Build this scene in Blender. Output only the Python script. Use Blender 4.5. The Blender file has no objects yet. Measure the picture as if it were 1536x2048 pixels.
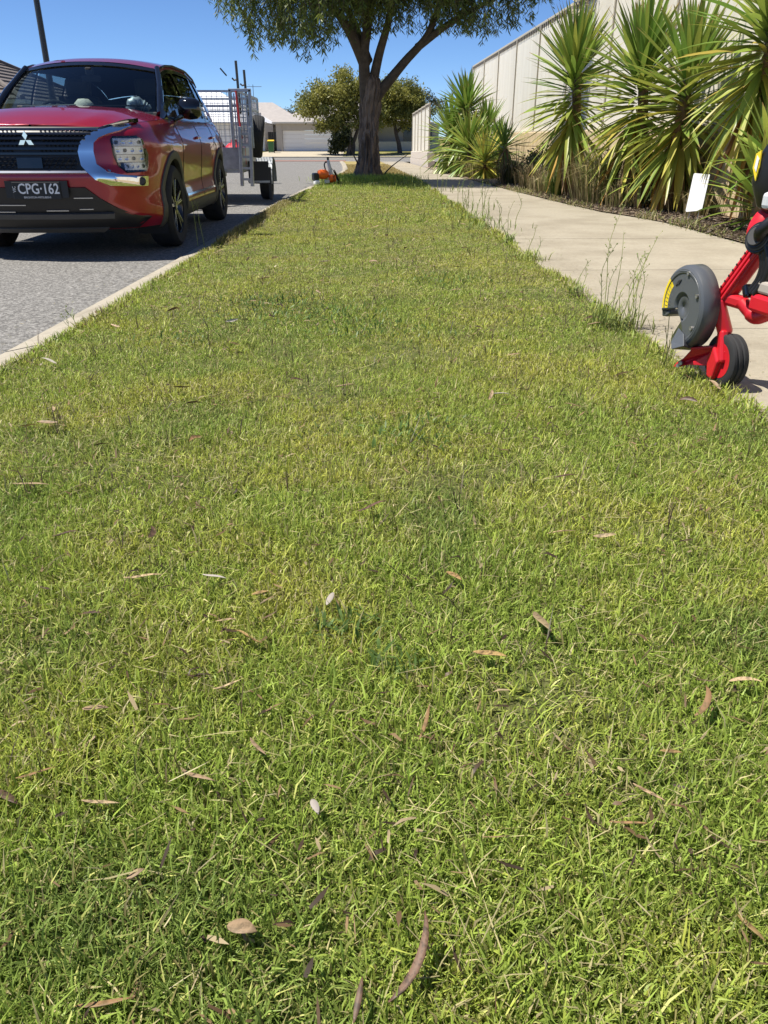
import bpy, bmesh, math, random
import numpy as np
from mathutils import Vector, Matrix, Euler
R = math.radians
random.seed(7)
rng = np.random.default_rng(11)
scene = bpy.context.scene
COL = scene.collection

# ---------------------------------------------------------------- camera, sky, sun, exposure
cam_d = bpy.data.cameras.new("camera")
cam = bpy.data.objects.new("camera", cam_d)
COL.objects.link(cam)
cam_d.sensor_fit = 'VERTICAL'
cam_d.sensor_height = 36.0
cam_d.lens = 36.0 * 1540 / 2048
cam_d.clip_start = 0.02
cam_d.clip_end = 3000
cam.location = (0, 0, 0.92)
cam.rotation_euler = (R(90 - 25.9), 0, R(-1.74))
scene.camera = cam

SUN_EL, SUN_DIR = R(62), Vector((1.0, -0.05, 0)).normalized()   # horizontal direction the light travels
world = bpy.data.worlds.new("World")
scene.world = world
world.use_nodes = True
wn = world.node_tree
bg = wn.nodes['Background']
sky = wn.nodes.new('ShaderNodeTexSky')
sky.sky_type = 'NISHITA'
sky.sun_disc = False
sky.sun_elevation = SUN_EL
sky.sun_rotation = R(-93)
sky.air_density = 0.55
sky.dust_density = 0.0
sky.ozone_density = 10.0
wn.links.new(sky.outputs['Color'], bg.inputs['Color'])
bg.inputs['Strength'].default_value = 0.092
sun_d = bpy.data.lights.new("sun", 'SUN')
sun_d.energy = 5.0
sun_d.angle = R(0.53)
sun_d.color = (1.0, 0.945, 0.85)
sun = bpy.data.objects.new("sun", sun_d)
COL.objects.link(sun)
sun.rotation_euler = (Vector((SUN_DIR.x * math.cos(SUN_EL), SUN_DIR.y * math.cos(SUN_EL), -math.sin(SUN_EL)))).to_track_quat('-Z', 'Y').to_euler()
scene.view_settings.view_transform = 'Standard'
scene.view_settings.look = 'None'
scene.view_settings.exposure = 0.68
scene.view_settings.gamma = 1.0
scene.view_settings.use_curve_mapping = False

# ---------------------------------------------------------------- helpers
def link(o, parent=None):
    COL.objects.link(o)
    if parent is not None:
        o.parent = parent
    return o

def tag(o, label=None, cat=None, group=None, kind=None):
    if label: o['label'] = label
    if cat: o['category'] = cat
    if group: o['group'] = group
    if kind: o['kind'] = kind
    return o

def thing(name, label, cat, loc=(0, 0, 0), rotz=0.0, group=None):
    o = bpy.data.objects.new(name, None)
    o.empty_display_size = 0.1
    link(o)
    o.location = loc
    o.rotation_euler = (0, 0, rotz)
    return tag(o, label, cat, group)

def interp(x, xs, ys):
    return float(np.interp(x, xs, ys))

def crom(pts, n):
    """Catmull-Rom resample of a list of points, n samples per span."""
    P = [Vector(p) for p in pts]
    out = []
    for i in range(len(P) - 1):
        p0 = P[max(i - 1, 0)]; p1 = P[i]; p2 = P[i + 1]; p3 = P[min(i + 2, len(P) - 1)]
        for k in range(n):
            t = k / n
            out.append(0.5 * ((2 * p1) + (p2 - p0) * t + (2 * p0 - 5 * p1 + 4 * p2 - p3) * t * t + (3 * p1 - p0 - 3 * p2 + p3) * t ** 3))
    out.append(P[-1])
    return out

class Geo:
    def __init__(self):
        self.V = []; self.F = []; self.M = []
    def add(self, V, F, m=0):
        o = len(self.V)
        self.V += [tuple(v) for v in V]
        self.F += [tuple(i + o for i in f) for f in F]
        self.M += [m] * len(F)
        return self
    def box(self, c, s, m=0, rot=None):
        x, y, z = s[0] / 2, s[1] / 2, s[2] / 2
        V = [Vector((a * x, b * y, d * z)) for d in (-1, 1) for b in (-1, 1) for a in (-1, 1)]
        if rot is not None:
            V = [rot @ v for v in V]
        V = [v + Vector(c) for v in V]
        return self.add(V, [(0, 2, 3, 1), (4, 5, 7, 6), (0, 1, 5, 4), (2, 6, 7, 3), (0, 4, 6, 2), (1, 3, 7, 5)], m)
    def bar(self, a, b, w, h, m=0, up=(0, 0, 1)):
        """box bar from a to b, w across, h along up"""
        a = Vector(a); b = Vector(b); d = (b - a).normalized()
        u = Vector(up)
        s = d.cross(u)
        if s.length < 1e-5:
            s = d.cross(Vector((1, 0, 0)))
        s.normalize(); u = s.cross(d)
        V = [p + s * (i * w / 2) + u * (j * h / 2) for p in (a, b) for j in (-1, 1) for i in (-1, 1)]
        return self.add(V, [(0, 1, 3, 2), (4, 6, 7, 5), (0, 4, 5, 1), (2, 3, 7, 6), (0, 2, 6, 4), (1, 5, 7, 3)], m)
    def tube(self, pts, r, n=8, m=0, caps=True):
        P = [Vector(p) for p in pts]
        rad = list(r) if hasattr(r, '__len__') else [r] * len(P)
        V = []; F = []
        prev = None
        for i, p in enumerate(P):
            d = (P[min(i + 1, len(P) - 1)] - P[max(i - 1, 0)]).normalized()
            if prev is None:
                a = d.cross(Vector((0, 0, 1)))
                if a.length < 1e-3: a = d.cross(Vector((1, 0, 0)))
            else:
                a = prev - d * prev.dot(d)
            a.normalize(); prev = a
            b = d.cross(a)
            for k in range(n):
                t = 2 * math.pi * k / n
                V.append(p + (a * math.cos(t) + b * math.sin(t)) * rad[i])
        for i in range(len(P) - 1):
            for k in range(n):
                k2 = (k + 1) % n
                F.append((i * n + k, i * n + k2, (i + 1) * n + k2, (i + 1) * n + k))
        if caps:
            F.append(tuple(range(n - 1, -1, -1)))
            F.append(tuple((len(P) - 1) * n + k for k in range(n)))
        return self.add(V, F, m)
    def lathe(self, prof, n=24, m=0, axis='z', c=(0, 0, 0), closed=False, mats=None):
        """prof: list of (r, h)."""
        V = []; F = []; ms = []
        for (r, h) in prof:
            for k in range(n):
                t = 2 * math.pi * k / n
                a, b = r * math.cos(t), r * math.sin(t)
                v = {'z': (a, b, h), 'x': (h, a, b), 'y': (b, h, a)}[axis]
                V.append((v[0] + c[0], v[1] + c[1], v[2] + c[2]))
        L = len(prof)
        for i in range(L if closed else L - 1):
            j = (i + 1) % L
            for k in range(n):
                k2 = (k + 1) % n
                F.append((i * n + k, i * n + k2, j * n + k2, j * n + k))
        return self.add(V, F, m)
    def grid(self, rows, m=0, closed_u=False):
        n = len(rows[0]); V = [v for r in rows for v in r]; F = []
        for i in range(len(rows) - 1):
            for k in range(n - 1):
                F.append((i * n + k, i * n + k + 1, (i + 1) * n + k + 1, (i + 1) * n + k))
        return self.add(V, F, m)
    def prism(self, poly, axis, d0, d1, m=0):
        """poly of 2D points extruded along axis ('x','y','z')"""
        def P(a, b, d):
            return {'x': (d, a, b), 'y': (a, d, b), 'z': (a, b, d)}[axis]
        n = len(poly)
        V = [P(a, b, d0) for a, b in poly] + [P(a, b, d1) for a, b in poly]
        F = [tuple(range(n - 1, -1, -1)), tuple(range(n, 2 * n))]
        F += [(k, (k + 1) % n, n + (k + 1) % n, n + k) for k in range(n)]
        return self.add(V, F, m)
    def slab(self, rows, th, m=0):
        """a curved patch (grid of Vectors, rows) given thickness th along its normal (inwards)"""
        n = len(rows[0]); L = len(rows)
        Vs = [Vector(v) for r in rows for v in r]
        N = []
        for i in range(L):
            for k in range(n):
                du = Vector(rows[i][min(k + 1, n - 1)]) - Vector(rows[i][max(k - 1, 0)])
                dv = Vector(rows[min(i + 1, L - 1)][k]) - Vector(rows[max(i - 1, 0)][k])
                q = du.cross(dv)
                N.append(q.normalized() if q.length > 1e-9 else Vector((0, 0, 1)))
        back = [v - q * th for v, q in zip(Vs, N)]
        F = []
        for i in range(L - 1):
            for k in range(n - 1):
                a, b, c, d = i * n + k, i * n + k + 1, (i + 1) * n + k + 1, (i + 1) * n + k
                F.append((a, b, c, d)); F.append((d + L * n, c + L * n, b + L * n, a + L * n))
        ring = [k for k in range(n)] + [i * n + n - 1 for i in range(1, L)] + [(L - 1) * n + k for k in range(n - 2, -1, -1)] + [i * n for i in range(L - 2, 0, -1)]
        for k in range(len(ring)):
            a, b = ring[k], ring[(k + 1) % len(ring)]
            F.append((b, a, a + L * n, b + L * n))
        return self.add(Vs + back, F, m)
    def xf(self, M):
        self.V = [tuple(M @ Vector(v)) for v in self.V]
        return self
    def mesh(self, name, mats, smooth=None, fix=False):
        me = bpy.data.meshes.new(name)
        me.from_pydata(self.V, [], self.F)
        mats = mats if isinstance(mats, (list, tuple)) else [mats]
        for q in mats: me.materials.append(q)
        me.polygons.foreach_set('material_index', self.M)
        if fix:
            bm = bmesh.new(); bm.from_mesh(me)
            bmesh.ops.recalc_face_normals(bm, faces=bm.faces)
            bm.to_mesh(me); bm.free()
        if smooth is not None:
            me.polygons.foreach_set('use_smooth', [True] * len(self.F))
            me.set_sharp_from_angle(angle=R(smooth))
        me.update()
        return me
    def obj(self, name, mats, parent=None, smooth=None, bevel=0, seg=2, fix=False, loc=None):
        o = bpy.data.objects.new(name, self.mesh(name, mats, smooth, fix))
        link(o, parent)
        if loc is not None: o.location = loc
        if bevel:
            b = o.modifiers.new('bevel', 'BEVEL')
            b.width = bevel; b.segments = seg; b.limit_method = 'ANGLE'; b.angle_limit = R(35)
            b.harden_normals = False
        return o

def np_mesh(name, V, tris, mats, parent=None, col=None, midx=None, smooth=False):
    """fast mesh from numpy arrays; tris (n,3); col (nv,4) point colours named tint"""
    me = bpy.data.meshes.new(name)
    nv, nt = len(V), len(tris)
    me.vertices.add(nv); me.vertices.foreach_set('co', np.asarray(V, np.float32).ravel())
    me.loops.add(nt * 3); me.loops.foreach_set('vertex_index', np.asarray(tris, np.int32).ravel())
    me.polygons.add(nt)
    me.polygons.foreach_set('loop_start', np.arange(0, nt * 3, 3, dtype=np.int32))
    me.polygons.foreach_set('loop_total', np.full(nt, 3, np.int32))
    for q in (mats if isinstance(mats, (list, tuple)) else [mats]): me.materials.append(q)
    if midx is not None: me.polygons.foreach_set('material_index', np.asarray(midx, np.int32))
    if smooth: me.polygons.foreach_set('use_smooth', np.ones(nt, bool))
    if col is not None:
        a = me.attributes.new('tint', 'FLOAT_COLOR', 'POINT')
        a.data.foreach_set('color', np.asarray(col, np.float32).ravel())
    me.update(calc_edges=True)
    o = bpy.data.objects.new(name, me)
    return link(o, parent)

def vnoise(x, y, scale, seed=0):
    """cheap smooth value noise on numpy arrays, 0..1"""
    r = np.random.default_rng(seed); T = r.random((64, 64))
    u = np.asarray(x) / scale + 100.3; v = np.asarray(y) / scale + 57.7
    i = np.floor(u).astype(int); j = np.floor(v).astype(int); f = u - i; g = v - j
    f = f * f * (3 - 2 * f); g = g * g * (3 - 2 * g)
    a = T[i % 64, j % 64]; b = T[(i + 1) % 64, j % 64]; c = T[i % 64, (j + 1) % 64]; d = T[(i + 1) % 64, (j + 1) % 64]
    return (a * (1 - f) + b * f) * (1 - g) + (c * (1 - f) + d * f) * g

# ---------------------------------------------------------------- materials
def mat(name, col, rough=0.6, metal=0.0, var=0.0, vscale=6.0, bump=0.0, bscale=80.0, col2=None, coat=0.0, spec=0.5, c2scale=3.0, c2lo=0.45, c2hi=0.6, detail=4, trans=0.0, emit=None, coords='Object', stretch=None):
    m = bpy.data.materials.new(name); m.use_nodes = True
    nt = m.node_tree; N = nt.nodes; L = nt.links
    p = N['Principled BSDF']
    p.inputs['Roughness'].default_value = rough
    p.inputs['Metallic'].default_value = metal
    p.inputs['Specular IOR Level'].default_value = spec
    p.inputs['Coat Weight'].default_value = coat
    p.inputs['Coat Roughness'].default_value = 0.02
    p.inputs['Base Color'].default_value = (*col, 1)
    tc = N.new('ShaderNodeTexCoord')
    src = tc.outputs[coords]
    if stretch:
        mp = N.new('ShaderNodeMapping'); mp.inputs['Scale'].default_value = stretch
        L.new(src, mp.inputs['Vector']); src = mp.outputs['Vector']
    cur = None
    if col2 is not None:
        n = N.new('ShaderNodeTexNoise'); n.inputs['Scale'].default_value = c2scale; n.inputs['Detail'].default_value = detail; n.inputs['Roughness'].default_value = 0.65
        L.new(src, n.inputs['Vector'])
        mr = N.new('ShaderNodeMapRange'); mr.inputs['From Min'].default_value = c2lo; mr.inputs['From Max'].default_value = c2hi
        L.new(n.outputs['Fac'], mr.inputs['Value'])
        mx = N.new('ShaderNodeMix'); mx.data_type = 'RGBA'
        mx.inputs['A'].default_value = (*col, 1); mx.inputs['B'].default_value = (*col2, 1)
        L.new(mr.outputs['Result'], mx.inputs['Factor'])
        cur = mx.outputs['Result']
    if var:
        n = N.new('ShaderNodeTexNoise'); n.inputs['Scale'].default_value = vscale; n.inputs['Detail'].default_value = 6; n.inputs['Roughness'].default_value = 0.7
        L.new(src, n.inputs['Vector'])
        mr = N.new('ShaderNodeMapRange'); mr.inputs['From Min'].default_value = 0.3; mr.inputs['From Max'].default_value = 0.7
        mr.inputs['To Min'].default_value = 1 - var; mr.inputs['To Max'].default_value = 1 + var
        L.new(n.outputs['Fac'], mr.inputs['Value'])
        mx = N.new('ShaderNodeMix'); mx.data_type = 'RGBA'; mx.blend_type = 'MULTIPLY'; mx.inputs['Factor'].default_value = 1
        if cur is not None: L.new(cur, mx.inputs['A'])
        else: mx.inputs['A'].default_value = (*col, 1)
        L.new(mr.outputs['Result'], mx.inputs['B'])
        cur = mx.outputs['Result']
    if cur is not None: L.new(cur, p.inputs['Base Color'])
    if bump:
        n = N.new('ShaderNodeTexNoise'); n.inputs['Scale'].default_value = bscale; n.inputs['Detail'].default_value = 6
        L.new(src, n.inputs['Vector'])
        b = N.new('ShaderNodeBump'); b.inputs['Strength'].default_value = bump; b.inputs['Distance'].default_value = 0.01
        L.new(n.outputs['Fac'], b.inputs['Height']); L.new(b.outputs['Normal'], p.inputs['Normal'])
    return m

def leaf_mat(name, col=None, rough=0.45, trans=0.35, attr=None, var=0.15, hue=0.02, spec=0.4, spots=False, tip=None):
    """two-sided leaf: diffuse/gloss mixed with light passing through; colour from an attribute or constant, varied per object"""
    m = bpy.data.materials.new(name); m.use_nodes = True
    nt = m.node_tree; N = nt.nodes; L = nt.links
    p = N['Principled BSDF']; out = N['Material Output']
    p.inputs['Roughness'].default_value = rough; p.inputs['Specular IOR Level'].default_value = spec
    if attr:
        a = N.new('ShaderNodeAttribute'); a.attribute_name = attr; c = a.outputs['Color']
    else:
        rgb = N.new('ShaderNodeRGB'); rgb.outputs[0].default_value = (*col, 1)
        oi = N.new('ShaderNodeObjectInfo')
        hs = N.new('ShaderNodeHueSaturation')
        mr = N.new('ShaderNodeMapRange'); mr.inputs['To Min'].default_value = 1 - var; mr.inputs['To Max'].default_value = 1 + var
        L.new(oi.outputs['Random'], mr.inputs['Value']); L.new(mr.outputs['Result'], hs.inputs['Value'])
        mul = N.new('ShaderNodeMath'); mul.operation = 'MULTIPLY'; mul.inputs[1].default_value = 7.31
        fr = N.new('ShaderNodeMath'); fr.operation = 'FRACT'
        L.new(oi.outputs['Random'], mul.inputs[0]); L.new(mul.outputs[0], fr.inputs[0])
        mh = N.new('ShaderNodeMapRange'); mh.inputs['To Min'].default_value = 0.5 - hue; mh.inputs['To Max'].default_value = 0.5 + hue
        L.new(fr.outputs[0], mh.inputs['Value']); L.new(mh.outputs['Result'], hs.inputs['Hue'])
        L.new(rgb.outputs[0], hs.inputs['Color']); c = hs.outputs['Color']
        tc = N.new('ShaderNodeTexCoord')
        def blend(c, fac, col2):
            q = N.new('ShaderNodeMix'); q.data_type = 'RGBA'; L.new(fac, q.inputs['Factor']); L.new(c, q.inputs['A']); q.inputs['B'].default_value = (*col2, 1)
            return q.outputs['Result']
        if spots:                                   # weathered blotches and a darker midrib region
            for sc_, lo, hi, k in ((90, 0.52, 0.64, 0.45), (260, 0.5, 0.7, 0.6)):
                n = N.new('ShaderNodeTexNoise'); n.inputs['Scale'].default_value = sc_; n.inputs['Detail'].default_value = 4; L.new(tc.outputs['Object'], n.inputs['Vector'])
                mr2 = N.new('ShaderNodeMapRange'); mr2.inputs['From Min'].default_value = lo; mr2.inputs['From Max'].default_value = hi; L.new(n.outputs['Fac'], mr2.inputs['Value'])
                c = blend(c, mr2.outputs['Result'], tuple(v * k for v in col))
        if tip:                                     # dry brown tips and a little blotching along the blade
            sx_ = N.new('ShaderNodeSeparateXYZ'); L.new(tc.outputs['Object'], sx_.inputs[0])
            n = N.new('ShaderNodeTexNoise'); n.inputs['Scale'].default_value = 14; L.new(tc.outputs['Object'], n.inputs['Vector'])
            ad = N.new('ShaderNodeMath'); ad.operation = 'MULTIPLY_ADD'; ad.inputs[1].default_value = 0.16; L.new(n.outputs['Fac'], ad.inputs[0]); L.new(sx_.outputs['X'], ad.inputs[2])
            mr2 = N.new('ShaderNodeMapRange'); mr2.inputs['From Min'].default_value = 0.70; mr2.inputs['From Max'].default_value = 0.77; L.new(ad.outputs[0], mr2.inputs['Value'])
            c = blend(c, mr2.outputs['Result'], tip)
    L.new(c, p.inputs['Base Color'])
    t = N.new('ShaderNodeBsdfTranslucent'); L.new(c, t.inputs['Color'])
    mx = N.new('ShaderNodeMixShader'); mx.inputs['Fac'].default_value = trans
    L.new(p.outputs[0], mx.inputs[1]); L.new(t.outputs[0], mx.inputs[2]); L.new(mx.outputs[0], out.inputs['Surface'])
    return m

def glass_mat(name, tint, rough=0.0, ior=1.6):
    """thin tinted glass pane"""
    m = bpy.data.materials.new(name); m.use_nodes = True
    nt = m.node_tree; N = nt.nodes; L = nt.links
    N.remove(N['Principled BSDF']); out = N['Material Output']
    t = N.new('ShaderNodeBsdfTransparent'); t.inputs['Color'].default_value = (*tint, 1)
    g = N.new('ShaderNodeBsdfGlossy'); g.inputs['Roughness'].default_value = rough
    f = N.new('ShaderNodeFresnel'); ge = N.new('ShaderNodeNewGeometry'); mr = N.new('ShaderNodeMapRange')      # same reflection whichever way the pane faces
    mr.inputs['To Min'].default_value = ior; mr.inputs['To Max'].default_value = 1 / ior
    L.new(ge.outputs['Backfacing'], mr.inputs['Value']); L.new(mr.outputs['Result'], f.inputs['IOR'])
    mx = N.new('ShaderNodeMixShader')
    L.new(f.outputs[0], mx.inputs['Fac']); L.new(t.outputs[0], mx.inputs[1]); L.new(g.outputs[0], mx.inputs[2])
    L.new(mx.outputs[0], out.inputs['Surface'])
    return m

M = {}
M['asphalt'] = mat('asphalt', (0.155, 0.15, 0.14), 0.9, var=0.75, vscale=55, bump=1.0, bscale=70, col2=(0.23, 0.222, 0.208), c2scale=30, c2lo=0.44, c2hi=0.58, coords='Object', spec=0.25)
M['concrete'] = mat('concrete', (0.335, 0.298, 0.23), 0.88, var=0.12, vscale=30, bump=0.3, bscale=140, col2=(0.27, 0.236, 0.178), c2scale=1.3, c2lo=0.42, c2hi=0.62, detail=8, spec=0.25)
M['kerb'] = mat('kerb_concrete', (0.34, 0.305, 0.24), 0.9, var=0.16, vscale=24, bump=0.3, bscale=120, col2=(0.25, 0.22, 0.165), c2scale=2.6, c2lo=0.5, c2hi=0.68, spec=0.25)
M['soil'] = mat('thatch_soil', (0.105, 0.11, 0.04), 0.95, var=0.35, vscale=60, bump=0.8, bscale=90, col2=(0.07, 0.09, 0.025), c2scale=14, spec=0.1)
M['dry'] = mat('dry_grass_ground', (0.36, 0.27, 0.12), 0.95, var=0.3, vscale=20, bump=0.8, bscale=40, col2=(0.24, 0.22, 0.075), c2scale=0.7, spec=0.1)
M['far_green'] = mat('far_grass_ground', (0.15, 0.17, 0.05), 0.95, var=0.3, vscale=8, col2=(0.3, 0.25, 0.1), c2scale=0.5, spec=0.1)
M['mulch'] = mat('mulch_ground', (0.24, 0.18, 0.13), 0.95, var=0.45, vscale=50, bump=1.0, bscale=70, col2=(0.32, 0.26, 0.2), c2scale=9, spec=0.1)
M['brickband'] = mat('red_brick_paving', (0.27, 0.135, 0.105), 0.9, var=0.25, vscale=6, spec=0.2)
M['far_concrete'] = mat('far_concrete', (0.42, 0.37, 0.28), 0.9, var=0.1, vscale=3, spec=0.2)
M['fence'] = mat('cream_fence_steel', (0.66, 0.63, 0.55), 0.5, var=0.05, vscale=3, col2=(0.61, 0.575, 0.49), c2scale=1.2, stretch=(1, 1, 0.15))
M['fence_rail'] = mat('fence_rail', (0.43, 0.39, 0.31), 0.5, var=0.06)
M['post'] = mat('fence_post', (0.38, 0.34, 0.27), 0.55, var=0.06)
M['rib_shade'] = mat('underside_shade', (0.17, 0.15, 0.12), 0.6)  # cap underside, darkened for the shade the cap casts
M['block'] = mat('limestone_block', (0.56, 0.45, 0.29), 0.95, var=0.18, vscale=14, bump=0.7, bscale=40, col2=(0.45, 0.35, 0.21), c2scale=5, spec=0.15)
M['block_grey'] = mat('pale_limestone_block', (0.5, 0.45, 0.4), 0.95, var=0.15, vscale=14, bump=0.6, bscale=40, spec=0.15)
M['paint'] = mat('red_car_paint', (0.30, 0.003, 0.016), 0.3, metal=0.3, coat=1.0)
M['paint'].node_tree.nodes['Principled BSDF'].inputs['Coat IOR'].default_value = 1.5
def dark_inside(m, col):
    nt = m.node_tree; N = nt.nodes; L = nt.links
    g = N.new('ShaderNodeNewGeometry'); d = N.new('ShaderNodeBsdfDiffuse'); d.inputs['Color'].default_value = (*col, 1)
    mx = N.new('ShaderNodeMixShader'); L.new(g.outputs['Backfacing'], mx.inputs['Fac'])
    L.new(N['Principled BSDF'].outputs[0], mx.inputs[1]); L.new(d.outputs[0], mx.inputs[2]); L.new(mx.outputs[0], N['Material Output'].inputs['Surface'])
M['blackplastic'] = mat('black_plastic', (0.009, 0.009, 0.01), 0.42, var=0.1)
M['greyplastic'] = mat('charcoal_plastic', (0.06, 0.058, 0.055), 0.6, var=0.1)
M['blackgloss'] = mat('gloss_black', (0.006, 0.006, 0.007), 0.08, coat=0.5)
M['chrome'] = mat('chrome', (0.8, 0.81, 0.83), 0.06, metal=1.0)
M['silver'] = mat('satin_silver', (0.55, 0.56, 0.58), 0.25, metal=0.9)
M['windscreen'] = glass_mat('windscreen_glass', (0.6, 0.7, 0.72), ior=1.6)
M['tint'] = glass_mat('tinted_glass', (0.42, 0.48, 0.5))
M['lens'] = glass_mat('lamp_lens', (0.9, 0.92, 0.95))
M['rubber'] = mat('tyre_rubber', (0.02, 0.02, 0.021), 0.8, var=0.2, vscale=20)
M['rim'] = mat('dark_alloy', (0.02, 0.02, 0.022), 0.22, metal=0.4, coat=0.6)
M['interior'] = mat('car_interior', (0.017, 0.018, 0.022), 0.8)
M['hat'] = mat('woven_straw', (0.62, 0.57, 0.46), 0.8, var=0.3, vscale=60)
M['seat'] = mat('car_seat', (0.04, 0.038, 0.038), 0.7)
M['white'] = mat('white_plastic', (0.8, 0.8, 0.8), 0.4)
M['galv'] = mat('galvanised_steel', (0.44, 0.46, 0.47), 0.42, metal=0.75, var=0.22, vscale=14, col2=(0.42, 0.44, 0.46), c2scale=18)
M['galvdull'] = mat('dull_galvanised_steel', (0.42, 0.44, 0.45), 0.5, metal=0.5, var=0.2, vscale=10)
M['red'] = mat('red_plastic', (0.55, 0.012, 0.022), 0.38, var=0.05)
M['grey'] = mat('grey_plastic', (0.085, 0.092, 0.1), 0.36, var=0.05, bump=0.05, bscale=300)
M['steel'] = mat('blade_steel', (0.4, 0.38, 0.35), 0.35, metal=0.8, var=0.2, vscale=30)
M['yellow'] = mat('yellow_label', (0.8, 0.6, 0.02), 0.45)
M['printblack'] = mat('print_black', (0.01, 0.01, 0.01), 0.5)
M['printwhite'] = mat('print_white', (0.75, 0.75, 0.75), 0.5)
M['orange'] = mat('orange_plastic', (0.75, 0.13, 0.015), 0.4)
M['lightgrey'] = mat('light_grey_plastic', (0.55, 0.56, 0.57), 0.45)
M['bark'] = mat('rough_bark', (0.27, 0.205, 0.165), 0.95, var=0.4, vscale=9, bump=1.0, bscale=14, col2=(0.09, 0.07, 0.058), c2scale=9, stretch=(1, 1, 0.22), spec=0.1)
M['branch'] = mat('branch_bark', (0.10, 0.08, 0.066), 0.95, var=0.3, vscale=9, bump=0.8, bscale=20, spec=0.1)
M['blade'] = leaf_mat('grass_blade', attr='tint', trans=0.38, rough=0.45, spec=0.26)
M['foliage'] = leaf_mat('tree_foliage', attr='tint', trans=0.4, rough=0.45)
M['yucca_green'] = leaf_mat('yucca_leaf_green', (0.165, 0.25, 0.045), 0.36, 0.25, var=0.3, hue=0.02, tip=(0.3, 0.2, 0.09))
M['yucca_light'] = leaf_mat('yucca_leaf_light', (0.30, 0.36, 0.068), 0.38, 0.3, var=0.28, hue=0.025, tip=(0.34, 0.22, 0.09))
M['yucca_yellow'] = leaf_mat('yucca_leaf_yellow', (0.5, 0.43, 0.08), 0.45, 0.3, var=0.2, hue=0.02)
M['yucca_dead'] = leaf_mat('yucca_leaf_dead', (0.25, 0.15, 0.07), 0.7, 0.15, var=0.3, hue=0.01)
M['yucca_orange'] = leaf_mat('yucca_leaf_withered', (0.48, 0.26, 0.05), 0.6, 0.25, var=0.2, hue=0.015)
M['petal'] = leaf_mat('cream_petal', (0.72, 0.68, 0.45), 0.5, 0.3, var=0.1)
M['dryleaf'] = leaf_mat('dry_leaf', (0.37, 0.235, 0.10), 0.6, 0.15, var=0.3, hue=0.02, spots=True)
M['paleleaf'] = leaf_mat('pale_dry_leaf', (0.46, 0.33, 0.19), 0.6, 0.2, var=0.3, hue=0.015, spots=True)
M['darkleaf'] = leaf_mat('dark_dry_leaf', (0.14, 0.085, 0.05), 0.5, 0.1, var=0.25, hue=0.015, spots=True)
M['whiteleaf'] = leaf_mat('bleached_leaf', (0.44, 0.40, 0.34), 0.6, 0.15, var=0.15)
M['roof_tile'] = mat('dark_roof_tile', (0.13, 0.11, 0.1), 0.85, var=0.25, vscale=5)
M['roof_grey'] = mat('grey_roof', (0.36, 0.33, 0.31), 0.8, var=0.12, vscale=2)
M['roof_white'] = mat('white_metal_roof', (0.72, 0.73, 0.75), 0.5, var=0.05)
M['render'] = mat('rendered_wall', (0.42, 0.385, 0.35), 0.9, var=0.05, vscale=2)
M['render_grey'] = mat('grey_rendered_wall', (0.4, 0.395, 0.4), 0.9, var=0.05, vscale=2)
M['render_white'] = mat('white_rendered_wall', (0.68, 0.67, 0.66), 0.9, var=0.05)
M['garage'] = mat('white_garage_door', (0.78, 0.78, 0.79), 0.85, spec=0.2)
M['gutter'] = mat('pale_gutter', (0.6, 0.58, 0.54), 0.5)
M['window_dark'] = mat('dark_window_glass', (0.02, 0.024, 0.03), 0.06)
M['bin_green'] = mat('bin_green', (0.035, 0.13, 0.04), 0.5)
M['bin_yellow'] = mat('bin_yellow', (0.75, 0.48, 0.02), 0.5)
M['pole'] = mat('pole_paint', (0.035, 0.038, 0.042), 0.4)
M['stalk'] = leaf_mat('weed_stalk', (0.22, 0.27, 0.07), 0.6, 0.15, var=0.25)
M['redpole'] = mat('red_pole_paint', (0.5, 0.03, 0.03), 0.5)
M['tarp'] = mat('black_cover', (0.03, 0.03, 0.032), 0.5)

# ---------------------------------------------------------------- levels of the place
def gz(y):
    if y < 20: return 0.0
    if y < 73: return -0.65 * (y - 20) / 53
    return -0.65 + 0.35 * min(1.0, (y - 73) / 10)
KY = [-6, 3.4, 4.2, 5.4, 7.1, 8.9, 12.7, 15.3, 21, 27, 32, 40, 49, 56]
KX = [-1.62, -1.59, -1.54, -1.48, -1.40, -1.35, -1.21, -1.07, -0.71, -0.50, -0.40, -0.55, -0.80, -1.05]
PRY = [-6, 7.3, 9.8, 10.6, 11.2, 13.6, 15.6, 17.8, 23, 30, 52]
PRX = [3.75, 3.73, 3.70, 3.55, 3.36, 3.16, 3.03, 2.88, 2.70, 2.75, 2.85]
def kx(y): return interp(y, KY, KX)
def prx(y): return interp(y, PRY, PRX)
PLX = 1.46
def strip(name, yl, fl, fr, dz, m, nx=1, kind='structure', parent=None):
    g = Geo()
    rows = []
    for y in yl:
        a, b = fl(y), fr(y)
        rows.append([(a + (b - a) * k / nx, y, gz(y) + dz) for k in range(nx + 1)])
    g.grid(rows)
    o = g.obj(name, m, parent)
    if kind and parent is None: tag(o, kind=kind)
    return o
def frange(a, b, s):
    n = max(1, round((b - a) / s)); return [a + (b - a) * k / n for k in range(n + 1)]

# ground sheet out to the horizon
ys = [-60, 0, 20, 40, 60, 73, 83, 120, 300, 1500]
strip('ground', ys, lambda y: -1500, lambda y: 1500, -0.14, M['dry'])
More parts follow.
